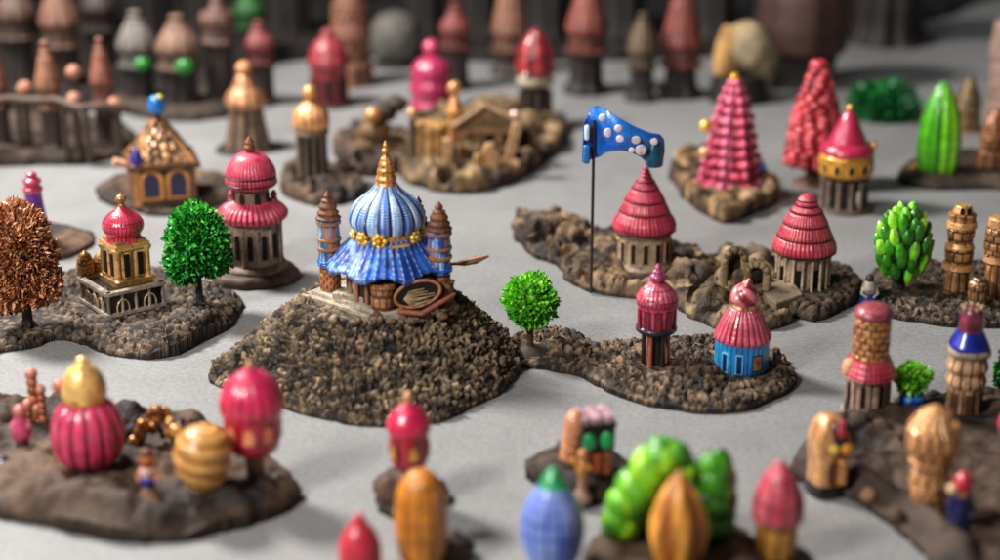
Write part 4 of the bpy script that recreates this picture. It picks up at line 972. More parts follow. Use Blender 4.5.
# ================================================================== RIGHT REAR GROUP
def tier_tree():
    t = T('tiered_tree', 'pink pagoda shaped tree of stacked tiers with yellow balls on a rocky base', 'tree', 730, 184, .32); k = t.k
    m = MB(); g = random.Random(2)
    rows = [(180, 33), (169, 28), (159, 26.5), (149, 23), (139, 22), (129, 19), (119, 18), (109, 14.5), (99, 12.5), (90, 8), (83, 4.5)]
    m.lathe(t.prof([(26, 184), (22, 160), (12, 120), (3, 84)]), '8a1c44', seg=30, rot=PI/4, square=.4)
    for q, (y, r) in enumerate(rows):
        h_ = 10 if r > 8 else 8
        m.lathe(t.prof([(r*.62, y+3), (r*.95, y+3.5), (r*.98, y+.5), (r*.7, y-h_*.45), (r*.5, y-h_*.8)]), 'c43064', seg=80, sub=3, rot=PI/4+.35+g.uniform(-.12, .12), c=(g.uniform(-1.2, 1.2)*k, 0), square=.62, smooth=False, **flutes(16, 'cc3a6c', '4c0c22', amp=.07, c2='e07898', sharp=.4))
        for i in range(4):
            a = PI/4+.35+i*PI/2+PI/4; m.ell((r*1.12*k*math.cos(a), r*1.12*k*math.sin(a), t.z(y)), (3.8*k, 3.8*k, 4.8*k), 'dc6890', 10)
            a -= PI/4; m.ell((r*.9*k*math.cos(a), r*.9*k*math.sin(a), t.z(y)), (3.8*k, 3.8*k, 4.4*k), 'e080a0', 8)
    t.part('crown', m, 'satin_paint')
    t.part('star_ball', MB().ell((0, 0, t.z(78)), 5*k, 'e8b020', 14), 'gold_paint')
    t.part('side_ball', MB().ell((-27*k, -4*k, t.z(125)), 6.5*k, 'ecc050', 14), 'gold_paint')
    t.part('side_ball', MB().ell((-28*k, -8*k, t.z(150)), 5.5*k, 'e0c090', 14), 'gold_paint')
    t.part('blue_bead', MB().ell((31*k, -4*k, t.z(166)), 4*k, '2070c0', 12), 'glaze')
tier_tree()
def lump_tree():
    t = T('red_tree', 'tall rosy red lumpy cone tree behind the pink and gold lantern tower', 'tree', 812, 184); k = t.k
    m = MB(); g = random.Random(6)
    m.lathe(t.prof([(22, 160), (24, 140), (17, 100), (5, 62)]), '8a2436', seg=30)
    for j in range(16):
        y = 160-j*6.3; r = 23*(1-(j/16)**1.7)+1.5; n = max(4, int(r*.5))
        for i in range(n):
            a = i*2*PI/n+j*.5; m.ell((r*k*math.cos(a), r*k*math.sin(a), t.z(y)), (6.4*k, 6.4*k, 5.8*k), g.choice(['c03c52', 'cc4c60', 'a83048', 'd86070']), 8, lump=.2, seed=i)
    t.part('crown', m, 'satin_paint')
    t.part('trunk', MB().tube([(0, 0, 0), (0, 0, t.z(158))], [8*k, 6*k], '4a342a', 10), 'clay')
    t.lath('foot', 'clay', '6a4c3e', [(21, 188), (20, 182), (10, 178)], seg=30, sub=3)
lump_tree()
t = T('lantern_tower', 'tower with glossy pink cone roof, gold window ring and dark columns on a round foot', 'tower', 843, 208); k = t.k
t.lath('foot', 'clay', '54443a', [(30, 212), (31, 208), (27, 204)], seg=48, sub=3)
t.lath('core', 'clay', '241a16', [(18, 206), (18, 170)], seg=32)
for i in range(12):
    a = i*PI/6+.1; t.lath('column', 'clay', '7c6a5c', [(3.4, 206), (2.4, 203), (2.4, 182), (3.4, 178)], c=(22*k*math.cos(a), 22*k*math.sin(a)), seg=10)
t.windows(1, 22.5, 200, 186, 6, col='e8e0d0', a0=-PI/2+.55, mat='satin_paint')
t.lath('gallery', 'gold_paint', 'c89030', [(24, 174), (26.5, 171), (26, 162), (27, 156), (24, 152)], seg=60, sub=3)
t.windows(9, 26.4, 169, 160, 6, col='3a2410', span=PI*1.5, frame='f0c460')
d = t.lath('roof', 'glaze', 'c03464', [(23, 153), (26.5, 152), (27, 149), (24, 144), (19, 141), (18.5, 139.5), (18, 138), (13, 128), (9, 119), (5, 113), (2, 110)], seg=64, sub=4)
t.part('finial', MB().ell((0, 0, t.z(108)), 3.4*k, 'f0b040', 12), 'gold_paint', d)
t.part('knob', MB().ell((25*k, -6*k, t.z(143)), 4*k, 'e8b070', 12), 'gold_paint', d)

t = T('ribbed_tree', 'bright green tree of upright leaf ribs like a cactus on the flat brown base', 'tree', 936, 174, .22); k = t.k
m = MB(); m.lathe(t.prof([(12, 176), (16, 160), (14, 120), (2, 88)]), '14400c', seg=20)
for i in range(11):
    a = i*2*PI/11+.28; r0 = 14
    pts = [(q*k*math.cos(a), q*k*math.sin(a), t.z(y)) for q, y in ((13, 177), (16, 160), (16.5, 140), (14.5, 120), (10, 102), (5, 89), (1, 82))]
    m.tube(pts, [3.5*k, 5.2*k, 5.6*k, 5.2*k, 4.2*k, 2.8*k, .8*k], random.Random(i).choice(['62bc10', '80d01c', '4a9c0c', '9ce028']), 10)
t.part('crown', m, 'glaze')
t.part('trunk', MB().lathe(t.prof([(11, 180), (9, 174)]), '2a1e14', seg=20), 'clay')
t = T('bead', 'little yellow bead at the foot of the ribbed green tree', 'bead', 914, 172, .24, solo=True); t.solo(MB().ell((0, 0, 4*t.k), (5*t.k, 4*t.k, 5*t.k), 'c89c30', 14, lump=.1), 'glaze')
t = stacked('carved_tower', 'dark gold carved tower behind the ribbed green tree', 966, 130, 0, [(16, 134, 15, 128, ''), (13, 128, 12, 105, 'f'), (13, 105, 10, 90, 'b'), (8, 90, 3, 76, 'f')], c1='8a6c3c', c2='5c5a2c')
t = stacked('carved_tower', 'copper gold bumpy tower on the right end of the flat base', 992, 166, .24, [(15, 168, 14, 150, 'f'), (13, 151, 14, 135, 'b'), (12, 136, 11, 122, 'f'), (10, 122, 5, 109, 'b')], c1='b88050', c2='7a4a2c')
t = stacked('beige_column', 'blurred pinkish beige column at the far right edge', 1004, 120, 0, [(20, 124, 18, 100, ''), (18, 100, 18, 60, ''), (20, 60, 18, 20, '')], c1='a08478', c2='806458', mat='clay')

# ================================================================== REAR LEFT AND CENTRE
t = T('columned_tower', 'gold domed tower with ball on top and dark columns on a small rocky base', 'tower', 313, 178, .25); k = t.k
t.lath('core', 'clay', '2a201a', [(11, 180), (11, 136)], seg=24)
for i in range(10):
    a = i*PI/5; t.lath('column', 'clay', '6c5c4c', [(3, 180), (2.2, 176), (2.2, 137), (3.2, 133)], c=(13.5*k*math.cos(a), 13.5*k*math.sin(a)), seg=8)
t.lath('cornice', 'clay', '7c6854', [(15, 135), (18, 132), (17, 129)], seg=32)
d = t.lath('dome', 'gold_paint', 'd89c58', [(15, 129), (18, 126), (18.5, 119), (17, 112), (12, 106), (5, 101)], seg=120, sub=5, **flutes(14, 'd89c58', '8a5428', amp=.05, c2='e0b078'))
t.lath('finial', 'gold_paint', 'd8a058', [(3, 103), (4, 99), (7, 96), (7, 90), (4, 86), (1, 85)], parent=d, seg=24, sub=4)

t = T('flared_tower', 'brown flared tower with gold bell dome and ball, left of the gold domed columned one', 'tower', 248, 148); k = t.k
t.lath('foot', 'clay', '30261f', [(36, 156), (37, 150), (30, 146)], seg=48, sub=3, mod=lambda th, q, z: 1+.08*np.cos(th*3))
t.lath('body', 'clay', '6a5442', [(24, 148), (20, 130), (17, 112), (16, 104)], seg=150, sub=5, **flutes(9, '7c6450', '1e1610', amp=.18, sharp=.4))
d = t.lath('dome', 'gold_paint', 'b88458', [(19, 106), (21, 100), (18, 93), (12, 85), (9, 78), (6, 74)], seg=90, sub=5, **flutes(10, 'c08c60', '4a3020', amp=.06))
t.lath('finial', 'clay', 'd89868', [(4, 76), (7.5, 71), (7.5, 66), (4, 62), (1, 61)], parent=d, seg=20, sub=4)

t = T('red_dome_tower', 'dusty red domed round tower on a dark disc behind the columned tower', 'tower', 330, 104); k = t.k
t.lath('foot', 'clay', '2c2420', [(29, 110), (30, 106), (24, 102)], seg=40, sub=3)
t.lath('wall', 'satin_paint', '8c3c44', [(18, 104), (18, 66)], seg=120, sub=3, smooth=False, **flutes(10, '94404a', '2c1214', amp=.1))
t.windows(5, 18.6, 98, 76, 6, col='281414', span=PI*1.1)
t.lath('dome', 'satin_paint', 'b85060', [(18, 68), (20.5, 65), (20.5, 58), (17, 48), (11, 40), (6, 36), (7, 33), (4, 30), (1, 28)], seg=90, sub=4, **flutes(10, 'b04a58', '54202a', amp=.06, rings=5, ringamp=.025))

t = T('pink_beehive', 'pink beehive tower of three fat rings with a ball on top behind the ruin', 'tower', 432, 112); k = t.k
b = t.lath('body', 'glaze', 'c84078', [(17, 116), (21, 111), (22, 104), (19.5, 98), (21, 94), (22, 86), (20, 79), (20.5, 75), (19, 66), (13, 59), (8, 56)], seg=90, sub=5, **flutes(14, 'c04078', '701c40', amp=.05))
t.lath('finial', 'glaze', 'd04c80', [(5, 58), (5, 54), (8, 50), (8, 45), (5, 41), (1, 39)], parent=b, seg=24, sub=4)

t = T('red_cone_tower', 'tower with red cone cap and cream ring on dark columns behind the gold ruin', 'tower', 535, 118, .3); k = t.k
t.lath('core', 'clay', '201816', [(12, 122), (12, 88)], seg=24)
for i in range(9): t.lath('column', 'clay', '4c3c34', [(2.4, 121), (2.2, 90)], c=(15*k*math.cos(i*.7), 15*k*math.sin(i*.7)), seg=8)
t.lath('ring', 'clay', 'b0a48c', [(14, 86), (18, 83), (18, 78), (15, 74)], seg=40, sub=3)
t.lath('cap', 'glaze', 'b83848', [(17, 75), (20, 72), (20, 63), (18.5, 52), (14, 41), (8, 34), (5, 31), (1, 29)], seg=90, sub=4, **flutes(7, 'b4404a', '501424', amp=.1, sharp=.3, rings=5, ringamp=.03))

# ---- the gold ruined castle: separate pieces standing on the base
def ruin():
    t = T('gold_ruin', 'ruined gold castle with drum, minaret and slanting beams on the oval rocky base', 'ruin', 455, 156, .3); k = t.k
    c = t.at(431, 160)
    t.part('drum', MB().lathe(t.prof([(16, 158), (17, 150), (17, 128), (19, 124), (19, 120), (15, 118)]), 'd0a058', c=c, seg=80, sub=4, smooth=False, **flutes(9, 'd8ac68', '5a3c1c', amp=.1, sharp=.5)), 'gold_paint')
    c = t.at(455, 152)
    t.part('minaret', MB().lathe(t.prof([(9, 156), (8, 140), (7, 122), (9, 116), (7, 108), (4, 101), (3, 98), (6.5, 95), (6.5, 89), (3, 85)]), 'c89458', c=c, seg=24, sub=4), 'gold_paint')
    for (x, y, top, r) in ((413, 164, 112, 4), (515, 158, 116, 5.5)):
        c = t.at(x, y); tt = T('x', '', '', x, y, .3, solo=True)
        p = t.part('post', MB().lathe(tt.prof([(4, y), (3.4, top+8)]), '54462f', c=c, seg=14), 'clay')
        t.part('ball', MB().ell((c[0], c[1], tt.z(top)), r*k*1.15, 'd8a860' if x < 450 else 'c8b09c', 14), 'gold_paint', p)
    p = t.at(487, 150); hw, hd, hh = .62, .36, .62; rz = .12
    def G(x, y): return (p[0]+x*math.cos(rz)-y*math.sin(rz), p[1]+x*math.sin(rz)+y*math.cos(rz))
    m = MB(); m.box((p[0], p[1], hh/2), (hw*2, hd*2, hh), 'a88a60', rz=rz)
    t.part('hall', m, 'gold_paint', bevel=.03)
    v = [(*G(x, y), z) for x, y, z in ((-hw-.1, -hd-.08, hh), (hw+.1, -hd-.08, hh), (hw+.1, hd+.08, hh), (-hw-.1, hd+.08, hh), (-.1, -hd-.08, hh+.42), (-.1, hd+.08, hh+.42))]
    t.part('gable_roof', MB().add(v, [(0, 3, 2, 1), (0, 1, 4), (2, 3, 5), (1, 2, 5, 4), (3, 0, 4, 5)], lin('8c7250')), 'clay', bevel=.03, smooth=False)
    for x in (-.36, .02, .38):
        c = G(x, -hd-.01); t.part('opening', MB().box((c[0], c[1], .26), (.2, .04, .36), '1a120c', rz=rz), 'hollow', bevel=.02)
    m = MB(); a = t.at(460, 148); b = t.at(520, 140)
    a2 = G(-hw-.15, -hd-.14); b2 = G(-.1, -hd-.14); c2 = G(hw+.15, -hd-.14)
    m.tube([(*a2, hh), (*b2, hh+.45), (*c2, hh)], [.07, .07, .07], 'a08460', 8)
    t.part('roof_beam', m, 'clay')
    m = MB(); g = random.Random(8)
    for j in range(7):
        p = t.at(462+j*8, 166+g.uniform(-5, 3)); h_ = g.uniform(.2, .45)
        m.box((p[0], p[1], h_/2-.05), (.2, .2, h_), g.choice(['8e7048', 'b08c58', '5a4630']), rz=g.uniform(0, 1), taper=.75)
    
    t.part('broken_wall', m, 'gold_paint', bevel=.03)
    for (x, y, h_, tl) in ((512, 168, .95, .25), (492, 172, .6, -.15), (448, 172, .7, 0)):
        p = t.at(x, y); t.part('pillar', MB().box((p[0], p[1], h_/2), (.2, .2, h_), 'b8956a', tilt=(tl, 'Y')), 'gold_paint', bevel=.03)
ruin()
def boulders():
    t = T('boulder_stack', 'stack of brown boulders with a small gold ball left of the ruin', 'boulders', 376, 154, .25); k = t.k
    m = MB()
    for (x, y, r, c_) in ((368, 152, 22, '6e5438'), (390, 150, 19, '54422e'), (374, 132, 16, '7c6040'), (385, 112, 13, '3c3024'), (398, 104, 11, '463828'), (375, 118, 10, '5a442e')):
        m.ell(((x-376)*k, 0, t.z(y)), (r*k, r*k*.8, r*k*.75), c_, 18, lump=.3, seed=int(x))
    t.part('rocks', m, 'stone')
    t.part('ball', MB().ell((-1*k, -12*k, t.z(113)), 8.5*k, 'c8945c', 14), 'gold_paint')
boulders()

# ---- far dark towers: one pattern, many towers
def far_tower(px, py, top, r, label, capc='b08068', body='3a2c26', capfrac=.42, band=None, group='dark towers far behind', ball=True, z0=0.0, mat='clay', bodyr=.85, cat='tower', name='dark_tower'):
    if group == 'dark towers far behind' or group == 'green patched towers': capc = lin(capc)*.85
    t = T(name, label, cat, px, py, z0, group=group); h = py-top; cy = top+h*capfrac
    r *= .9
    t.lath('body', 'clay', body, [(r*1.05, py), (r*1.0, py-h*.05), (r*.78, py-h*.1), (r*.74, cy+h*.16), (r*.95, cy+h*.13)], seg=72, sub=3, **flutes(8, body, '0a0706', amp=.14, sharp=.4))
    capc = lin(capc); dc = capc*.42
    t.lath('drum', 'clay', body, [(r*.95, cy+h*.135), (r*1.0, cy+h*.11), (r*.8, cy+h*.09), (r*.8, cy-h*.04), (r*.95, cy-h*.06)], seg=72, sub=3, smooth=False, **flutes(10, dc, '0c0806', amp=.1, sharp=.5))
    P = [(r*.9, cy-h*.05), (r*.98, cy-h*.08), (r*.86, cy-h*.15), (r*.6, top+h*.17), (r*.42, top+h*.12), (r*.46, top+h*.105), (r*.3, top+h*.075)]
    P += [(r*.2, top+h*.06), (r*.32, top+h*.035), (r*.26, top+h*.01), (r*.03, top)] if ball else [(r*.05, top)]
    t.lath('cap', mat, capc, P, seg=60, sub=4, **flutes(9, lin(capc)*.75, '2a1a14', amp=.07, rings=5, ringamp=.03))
    if band: t.part('green_patch', MB().ell((r*.35*t.k, -r*.72*t.k, t.z(cy+8)), (r*.42*t.k, r*.3*t.k, r*.36*t.k), band, 14), 'glaze')
    return t
terrain('rock_island', 'long dark base at the upper left under the row of brown posts and towers', 'terrain base',
        [(-60, 168), (0, 167), (60, 166), (112, 160), (136, 150), (134, 138), (100, 126), (0, 122), (-60, 124)], thick=.3, cell=.08, style='smooth', amp=.14, cols=('2a211b', '5c4a3c', '0d0a08'), seed=101)
terrain('rock_island', 'dark base under the green patched towers at the upper left', 'terrain base',
        [(110, 108), (150, 120), (200, 122), (245, 112), (262, 98), (220, 84), (140, 84)], thick=.3, cell=.09, style='smooth', amp=.14, cols=('261e19', '54453a', '0d0a08'), seed=102)
terrain('rock_island', 'very dark far base stretching behind the back row of towers', 'terrain base',
        [(-80, 118), (60, 116), (130, 100), (230, 96), (275, 66), (350, 58), (450, 62), (560, 62), (700, 58), (815, 50), (850, 30), (900, 26), (960, 10), (960, -30), (-80, -30)], thick=.3, cell=.22, style='smooth', amp=.3, cols=('120e0c', '332a24', '0a0807'), seed=103, edge=.5)
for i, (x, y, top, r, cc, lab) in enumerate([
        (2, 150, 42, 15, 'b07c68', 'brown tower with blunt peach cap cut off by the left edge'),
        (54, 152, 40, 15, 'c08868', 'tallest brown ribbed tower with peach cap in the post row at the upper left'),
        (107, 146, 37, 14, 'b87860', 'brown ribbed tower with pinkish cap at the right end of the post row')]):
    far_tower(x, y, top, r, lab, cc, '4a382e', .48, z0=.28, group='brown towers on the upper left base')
for (x, y, top, lab) in ((30, 150, 84, 'short post with peach ball left of the tallest brown tower'), (80, 150, 68, 'taller thin post with peach ball between two brown towers'), (79, 156, 95, 'short front post with orange ball between two brown towers'), (118, 150, 100, 'short plain post near the right end of the post row')):
    t = T('ball_post', lab, 'post', x, y, .28, group='posts with balls on the upper left base')
    t.lath('post', 'clay', '4a3a30', [(5, y+2), (3.5, y-10), (3.2, top+8)], seg=16); t.lath('ball', 'clay', 'b88468', [(3, top+11), (7, top+8), (7.5, top+3), (4, top-2), (1, top-3)], seg=20, sub=3)
t = T('rail', 'curved dark rail joining the brown towers on the upper left base', 'rail', 60, 156, .28, solo=True)
m = MB(); m.tube([(t.x(x), .25*math.sin(x*.05), t.z(y)) for x, y in ((-20, 104), (10, 100), (35, 103), (60, 100), (85, 106), (110, 104), (132, 108))], .09, '5c4838', 8)
for x in (-10, 20, 45, 68, 92, 122): m.tube([(t.x(x), .2*math.sin(x*.05), -.05), (t.x(x), .25*math.sin(x*.05), t.z(103))], .06, '4a3a2e', 8)
t.solo(m, 'clay')
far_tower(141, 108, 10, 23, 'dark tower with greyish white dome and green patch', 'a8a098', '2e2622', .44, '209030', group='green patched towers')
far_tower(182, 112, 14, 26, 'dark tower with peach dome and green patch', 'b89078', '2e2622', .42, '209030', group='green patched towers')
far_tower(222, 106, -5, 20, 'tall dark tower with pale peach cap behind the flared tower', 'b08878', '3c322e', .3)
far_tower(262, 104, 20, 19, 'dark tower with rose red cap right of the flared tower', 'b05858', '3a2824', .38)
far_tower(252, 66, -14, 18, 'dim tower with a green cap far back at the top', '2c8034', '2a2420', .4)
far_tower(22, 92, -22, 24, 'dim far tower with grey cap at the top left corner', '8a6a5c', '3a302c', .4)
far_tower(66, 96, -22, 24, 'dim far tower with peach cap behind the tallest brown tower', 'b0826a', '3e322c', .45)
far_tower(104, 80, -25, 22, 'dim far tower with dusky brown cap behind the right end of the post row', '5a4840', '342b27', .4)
t = stacked('stacked_tower', 'blurred peach tower of stacked rings behind the red dome', 352, 84, 0, [(22, 92, 22, 60, 'f'), (18, 60, 17, 38, 'f'), (21, 38, 19, 22, ''), (18, 22, 17, 2, 'b'), (15, 2, 10, -14, '')], c1='8a5c4c', c2='a87858', mat='clay')
t = T('grey_ball_tower', 'blurred grey ball on a dark foot at the top centre', 'ball', 395, 66); k = t.k
t.lath('ball', 'clay', '6c6862', [(12, 62), (21, 54), (25, 40), (23, 26), (15, 15), (4, 11)], seg=40, sub=4); t.lath('foot', 'clay', '2a2420', [(22, 68), (20, 62), (13, 60)], seg=30)
for args in ((456, 88, 2, 19, 'dark tower with rosy cap behind the pink beehive', 'b05a50', '30221f', .4), (510, 74, -22, 22, 'dim tower with peach cap left of the red cone tower', 'c08a70', '3a2a24', .62),
             (586, 92, -18, 25, 'wide dark tower with coral pointed cap right of the red cone tower', 'b86858', '2c201d', .5), (641, 100, 12, 18, 'dark tower with small olive gold cap in front of a coral capped one', '8c7458', '2a1f1b', .5),
             (680, 96, -16, 24, 'dark tower with coral red cap behind the olive capped one', 'b06054', '2e211e', .6)):
    far_tower(*args[:4], args[4], *args[5:])
t = T('golden_rock', 'golden and cream lumpy rock on a dark foot behind the tiered tree', 'rock', 738, 100); k = t.k
m = MB()
for (x, y, r, rz_, c_) in ((724, 58, 13, 32, 'b8905c'), (748, 46, 20, 24, '9c8c70'), (762, 62, 16, 22, '7c6c54'), (738, 34, 12, 12, 'a89470')):
    m.ell(((x-738)*k, 0, t.z(y)), (r*k, r*k*.8, rz_*k), c_, 20, lump=.25, seed=int(x))
t.part('boulder', m, 'stone'); t.lath('foot', 'clay', '1e1815', [(28, 108), (30, 100), (26, 74)], seg=30, sub=3)
t = T('brown_urn', 'big reddish brown urn on a dark foot at the top right of centre', 'urn', 800, 84); k = t.k
t.lath('bowl', 'clay', '5e3c34', [(36, 54), (43, 46), (46, 30), (44, 0), (40, -25)], seg=120, sub=3, **flutes(5, '50322a', '38221c', amp=.03, rings=4, ringamp=.02)); t.lath('foot', 'clay', '1c1614', [(34, 88), (32, 75), (36, 52)], seg=40, sub=3)
far_tower(886, 40, -60, 52, 'very wide dark brown block at the top right', '4a3228', '2a1d18', .2, name='dark_block', cat='block', group=None, ball=False)
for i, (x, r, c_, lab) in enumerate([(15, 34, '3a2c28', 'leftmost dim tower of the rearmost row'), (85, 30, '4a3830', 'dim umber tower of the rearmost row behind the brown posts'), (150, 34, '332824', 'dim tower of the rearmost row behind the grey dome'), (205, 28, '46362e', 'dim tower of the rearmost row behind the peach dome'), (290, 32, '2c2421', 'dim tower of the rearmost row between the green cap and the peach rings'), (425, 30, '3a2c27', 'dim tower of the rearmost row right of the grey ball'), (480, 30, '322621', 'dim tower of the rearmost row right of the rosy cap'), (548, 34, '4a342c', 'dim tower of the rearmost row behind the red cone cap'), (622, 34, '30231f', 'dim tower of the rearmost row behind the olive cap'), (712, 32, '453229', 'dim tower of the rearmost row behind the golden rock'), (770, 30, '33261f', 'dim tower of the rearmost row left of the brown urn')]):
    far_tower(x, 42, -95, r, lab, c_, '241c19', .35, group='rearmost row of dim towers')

# ================================================================== FOREGROUND
t = T('pumpkin_house', 'fat pink ribbed pumpkin shaped house with a gold dome on a black foot', 'house', 91, 468, .26); k = t.k
t.lath('foot', 'satin_paint', '17110f', [(24, 476), (24, 470), (21, 462)], seg=40, sub=3)
t.lath('body', 'glaze', 'c83a72', [(20, 464), (30, 456), (35.5, 444), (36, 428), (32, 413), (24, 403), (18, 400)], seg=240, sub=6, **flutes(14, 'cc3c74', '7c1440', amp=.07, c2='dc5a84', sharp=.45))
d = t.lath('dome', 'gold_paint', 'e0b868', [(18, 402), (21, 398), (22, 390), (20, 379), (14, 369), (7, 363), (5, 360), (5, 358), (1, 356)], seg=48, sub=4)
for a, c_ in ((-PI/2-.25, '8a6a10'), (-PI/2+.2, 'f0d860')):
    t.windows(1, 21.3, 397, 388, 8, col=c_, a0=a, mat='gold_paint', parent=d)
t.part('side_ball', MB().ell((-25*k, 2*k, t.z(387)), 7*k, 'b86c60', 16), 'satin_paint')

t = T('pink_lantern', 'pink onion topped lantern with orange windows on a brown stem', 'lantern', 256, 484, .26); k = t.k
t.lath('stem', 'clay', '8c6c5c', [(15, 488), (11, 480), (9.5, 465), (10, 448)], seg=32, sub=3)
t.lath('lamp_room', 'glaze', 'b81c44', [(18, 451), (24, 447), (27, 436), (29, 410)], seg=60, sub=3)
t.windows(7, 28, 434, 419, 11, col='e89468', span=PI*1.6, mat='glaze', frame='8c1430')
d = t.lath('dome', 'glaze', 'cc2860', [(29, 413), (31.5, 408), (31.5, 398), (27.5, 387), (19, 377), (9, 370), (4, 366)], seg=200, sub=5, **flutes(18, 'd02c64', 'a01c48', amp=.03, c2='dc4478', sharp=.5))
t.lath('finial', 'gold_paint', 'b88458', [(4, 369), (5, 366), (3, 362), (.6, 359)], parent=d, seg=16, sub=3)

t = T('beehive_tree', 'amber spiral ribbed beehive shaped tree on a short trunk', 'tree', 206, 501, .26); k = t.k
t.lath('crown', 'satin_paint', 'cc9440', [(10, 490), (19, 482), (26, 468), (28.5, 455), (26, 441), (18, 431), (8, 427), (2, 426)], seg=80, sub=8, mod=lambda th, q, z: 1+.035*np.cos(q*40+th*2), colf=lambda th, q, z: mixc(lin('b47c38'), lin('dcae68'), .5+.5*np.cos(q*40+th*2)))
t.lath('trunk', 'clay', '3a2418', [(12, 504), (8, 500), (7, 486)], seg=20); t.lath('foot', 'clay', '7c5a44', [(22, 512), (18, 505), (9, 499)], seg=24, sub=3)

def gold_heap():
    t = T('gold_heap', 'heap of gold lumps and dark sticks between the pumpkin house and the beehive tree', 'gold heap', 165, 441, .26); k = t.k
    g = random.Random(12); m = MB()
    for j in range(26):
        x = g.uniform(-30, 26); y = g.uniform(-12, 8); h = max(3, 34*(1-abs(x+6)/38)*g.uniform(.4, 1.05))
        m.ell((x*k, y*k, h*k), (g.uniform(4, 8)*k, 6*k, g.uniform(5, 10)*k), g.choice(['c88c3c', 'e0ac5c', '8a5624', 'a06c30']), 10, rot=(g.uniform(-1, 1), 'Y'), lump=.2, seed=j)
    t.part('nuggets', m, 'gold_paint')
    m = MB()
    for j in range(9):
        x = g.uniform(-36, 32); m.tube([(x*k, g.uniform(-8, 8)*k, 2*k), ((x+g.uniform(-10, 10))*k, -2*k, g.uniform(22, 42)*k*(1-abs(x)/60))], [2.6*k, 2*k], '2c1c14', 7)
    m.ell((-30*k, -4*k, 9*k), (11*k, 9*k, 12*k), '2e2019', 14, lump=.2)
    m.ell((26*k, 0, 12*k), (12*k, 9*k, 14*k), '4a2e1c', 14, lump=.25, seed=4)
    t.part('sticks', m, 'clay')
gold_heap()
t = figurine('tiny figurine with orange head, white shirt and blue shorts on a pale stone', 150, 500, .28, 40,
    [('pedestal', 'clay', '8c6c54', [(14, 508), (13, 500), (9, 492), (5, 484)]), ('shorts', 'glaze', '2c48a0', [(4, 486), (8, 483), (8.5, 478), (7, 475)]), ('shirt', 'satin_paint', 'd8b8b0', [(7, 477), (8, 473), (7.5, 468), (4, 465)]), ('collar', 'satin_paint', 'a82c34', [(5, 468), (6.5, 466), (4, 464)]), ('head', 'satin_paint', 'c8784c', [(4, 466), (8, 461), (8, 455), (4, 450), (1, 449)]), ('hair', 'clay', '5a2c1c', [(7.6, 455), (8.2, 453), (6, 449.5), (1, 448)])])
for s_ in (-1, 1): t.part('arm', MB().tube([(s_*7*t.k, 0, t.z(469)), (s_*10*t.k, -2*t.k, t.z(475)), (s_*8*t.k, -6*t.k, t.z(479))], [2.2*t.k, 2*t.k, 1.6*t.k], 'c8886c', 8), 'satin_paint')
t = figurine('tiny figurine in a pink gown at the left edge of the lower base', 23, 447, .26, 40,
    [('pedestal', 'clay', '4a362c', [(8, 456), (7, 448), (6, 438)]), ('gown', 'glaze', 'd05c90', [(7, 440), (10, 434), (9, 426), (6, 416)]), ('head', 'satin_paint', 'c87c74', [(4, 418), (6.8, 414), (6.5, 409), (3, 405)])])
t.part('arm', MB().tube([(-7*t.k, 0, t.z(421)), (-9*t.k, -4*t.k, t.z(427))], [2*t.k, 1.6*t.k], 'd0708c', 8), 'glaze')
t.part('arm', MB().tube([(7*t.k, 0, t.z(421)), (9*t.k, -4*t.k, t.z(427))], [2*t.k, 1.6*t.k], 'd0708c', 8), 'glaze')
def bead_column():
    t = T('bead_column', 'cluster of stacked copper bead columns behind the pink gowned figurine', 'column', 39, 424, .26); k = t.k
    for (x, y0, y1, r) in ((-3, 424, 374, 5.6), (6, 424, 388, 4.6), (-8, 426, 402, 4.4), (0, 432, 408, 6)):
        m = MB(); y = y0; i = 0
        while y > y1-1:
            m.ell((x*k, (-4 if r < 5 else 0)*k, t.z(y)), (r*k, r*k, r*k*1.1), 'b87454' if i % 2 else '9a5c40', 12, lump=.1, seed=i); y -= r*1.5; i += 1
        m.ell((x*k, (-4 if r < 5 else 0)*k, t.z(y1)), r*1.15*k, 'c88c74', 12); t.part('bead_stack', m, 'satin_paint')
bead_column()
t = T('navy_bead', 'dark navy lump at the left edge of the lower base', 'bead', 2, 468, .26, solo=True); t.solo(MB().ell((0, 0, 5*t.k), (10*t.k, 9*t.k, 8*t.k), '141c44', 16, lump=.2), 'glaze')
t = T('rock', 'dark flat rock at the left edge behind the pink gowned figurine', 'rock', 4, 418, .26, solo=True); t.solo(MB().ell((0, 0, 3*t.k), (14*t.k, 12*t.k, 9*t.k), '4a3c32', 18, lump=.3, seed=3), 'stone')

t = T('pink_lantern', 'thin pink domed lantern with one gold window on a brown stem', 'lantern', 410, 492, .24); k = t.k
t.lath('stem', 'clay', '7c5c4c', [(11, 498), (9, 488), (8, 474), (10, 464)], seg=28, sub=3)
t.lath('lamp_room', 'glaze', 'b01c3c', [(14, 465), (18, 461), (19.5, 448), (20, 428)], seg=60, sub=3, **flutes(6, 'b41c40', '5a0c20', amp=.05))
t.windows(4, 20, 453, 440, 9, col='d8a048', span=PI*1.4, a0=-PI/2-.28, mat='gold_paint', frame='780c24')
d = t.lath('dome', 'glaze', 'd02c64', [(20.5, 431), (22, 427), (20.5, 419), (14, 410), (7, 404.5), (4, 402)], seg=48, sub=5)
t.lath('finial', 'gold_paint', 'c89468', [(4, 404), (5, 400), (4.5, 394), (2, 391)], parent=d, seg=16, sub=3)
t = T('rock', 'round brown boulder at the foot of the thin pink lantern', 'rock', 390, 500, .2, solo=True); t.solo(MB().ell((0, 0, 10*t.k), (14*t.k, 12*t.k, 17*t.k), '6a5040', 24, lump=.25, seed=8), 'stone')

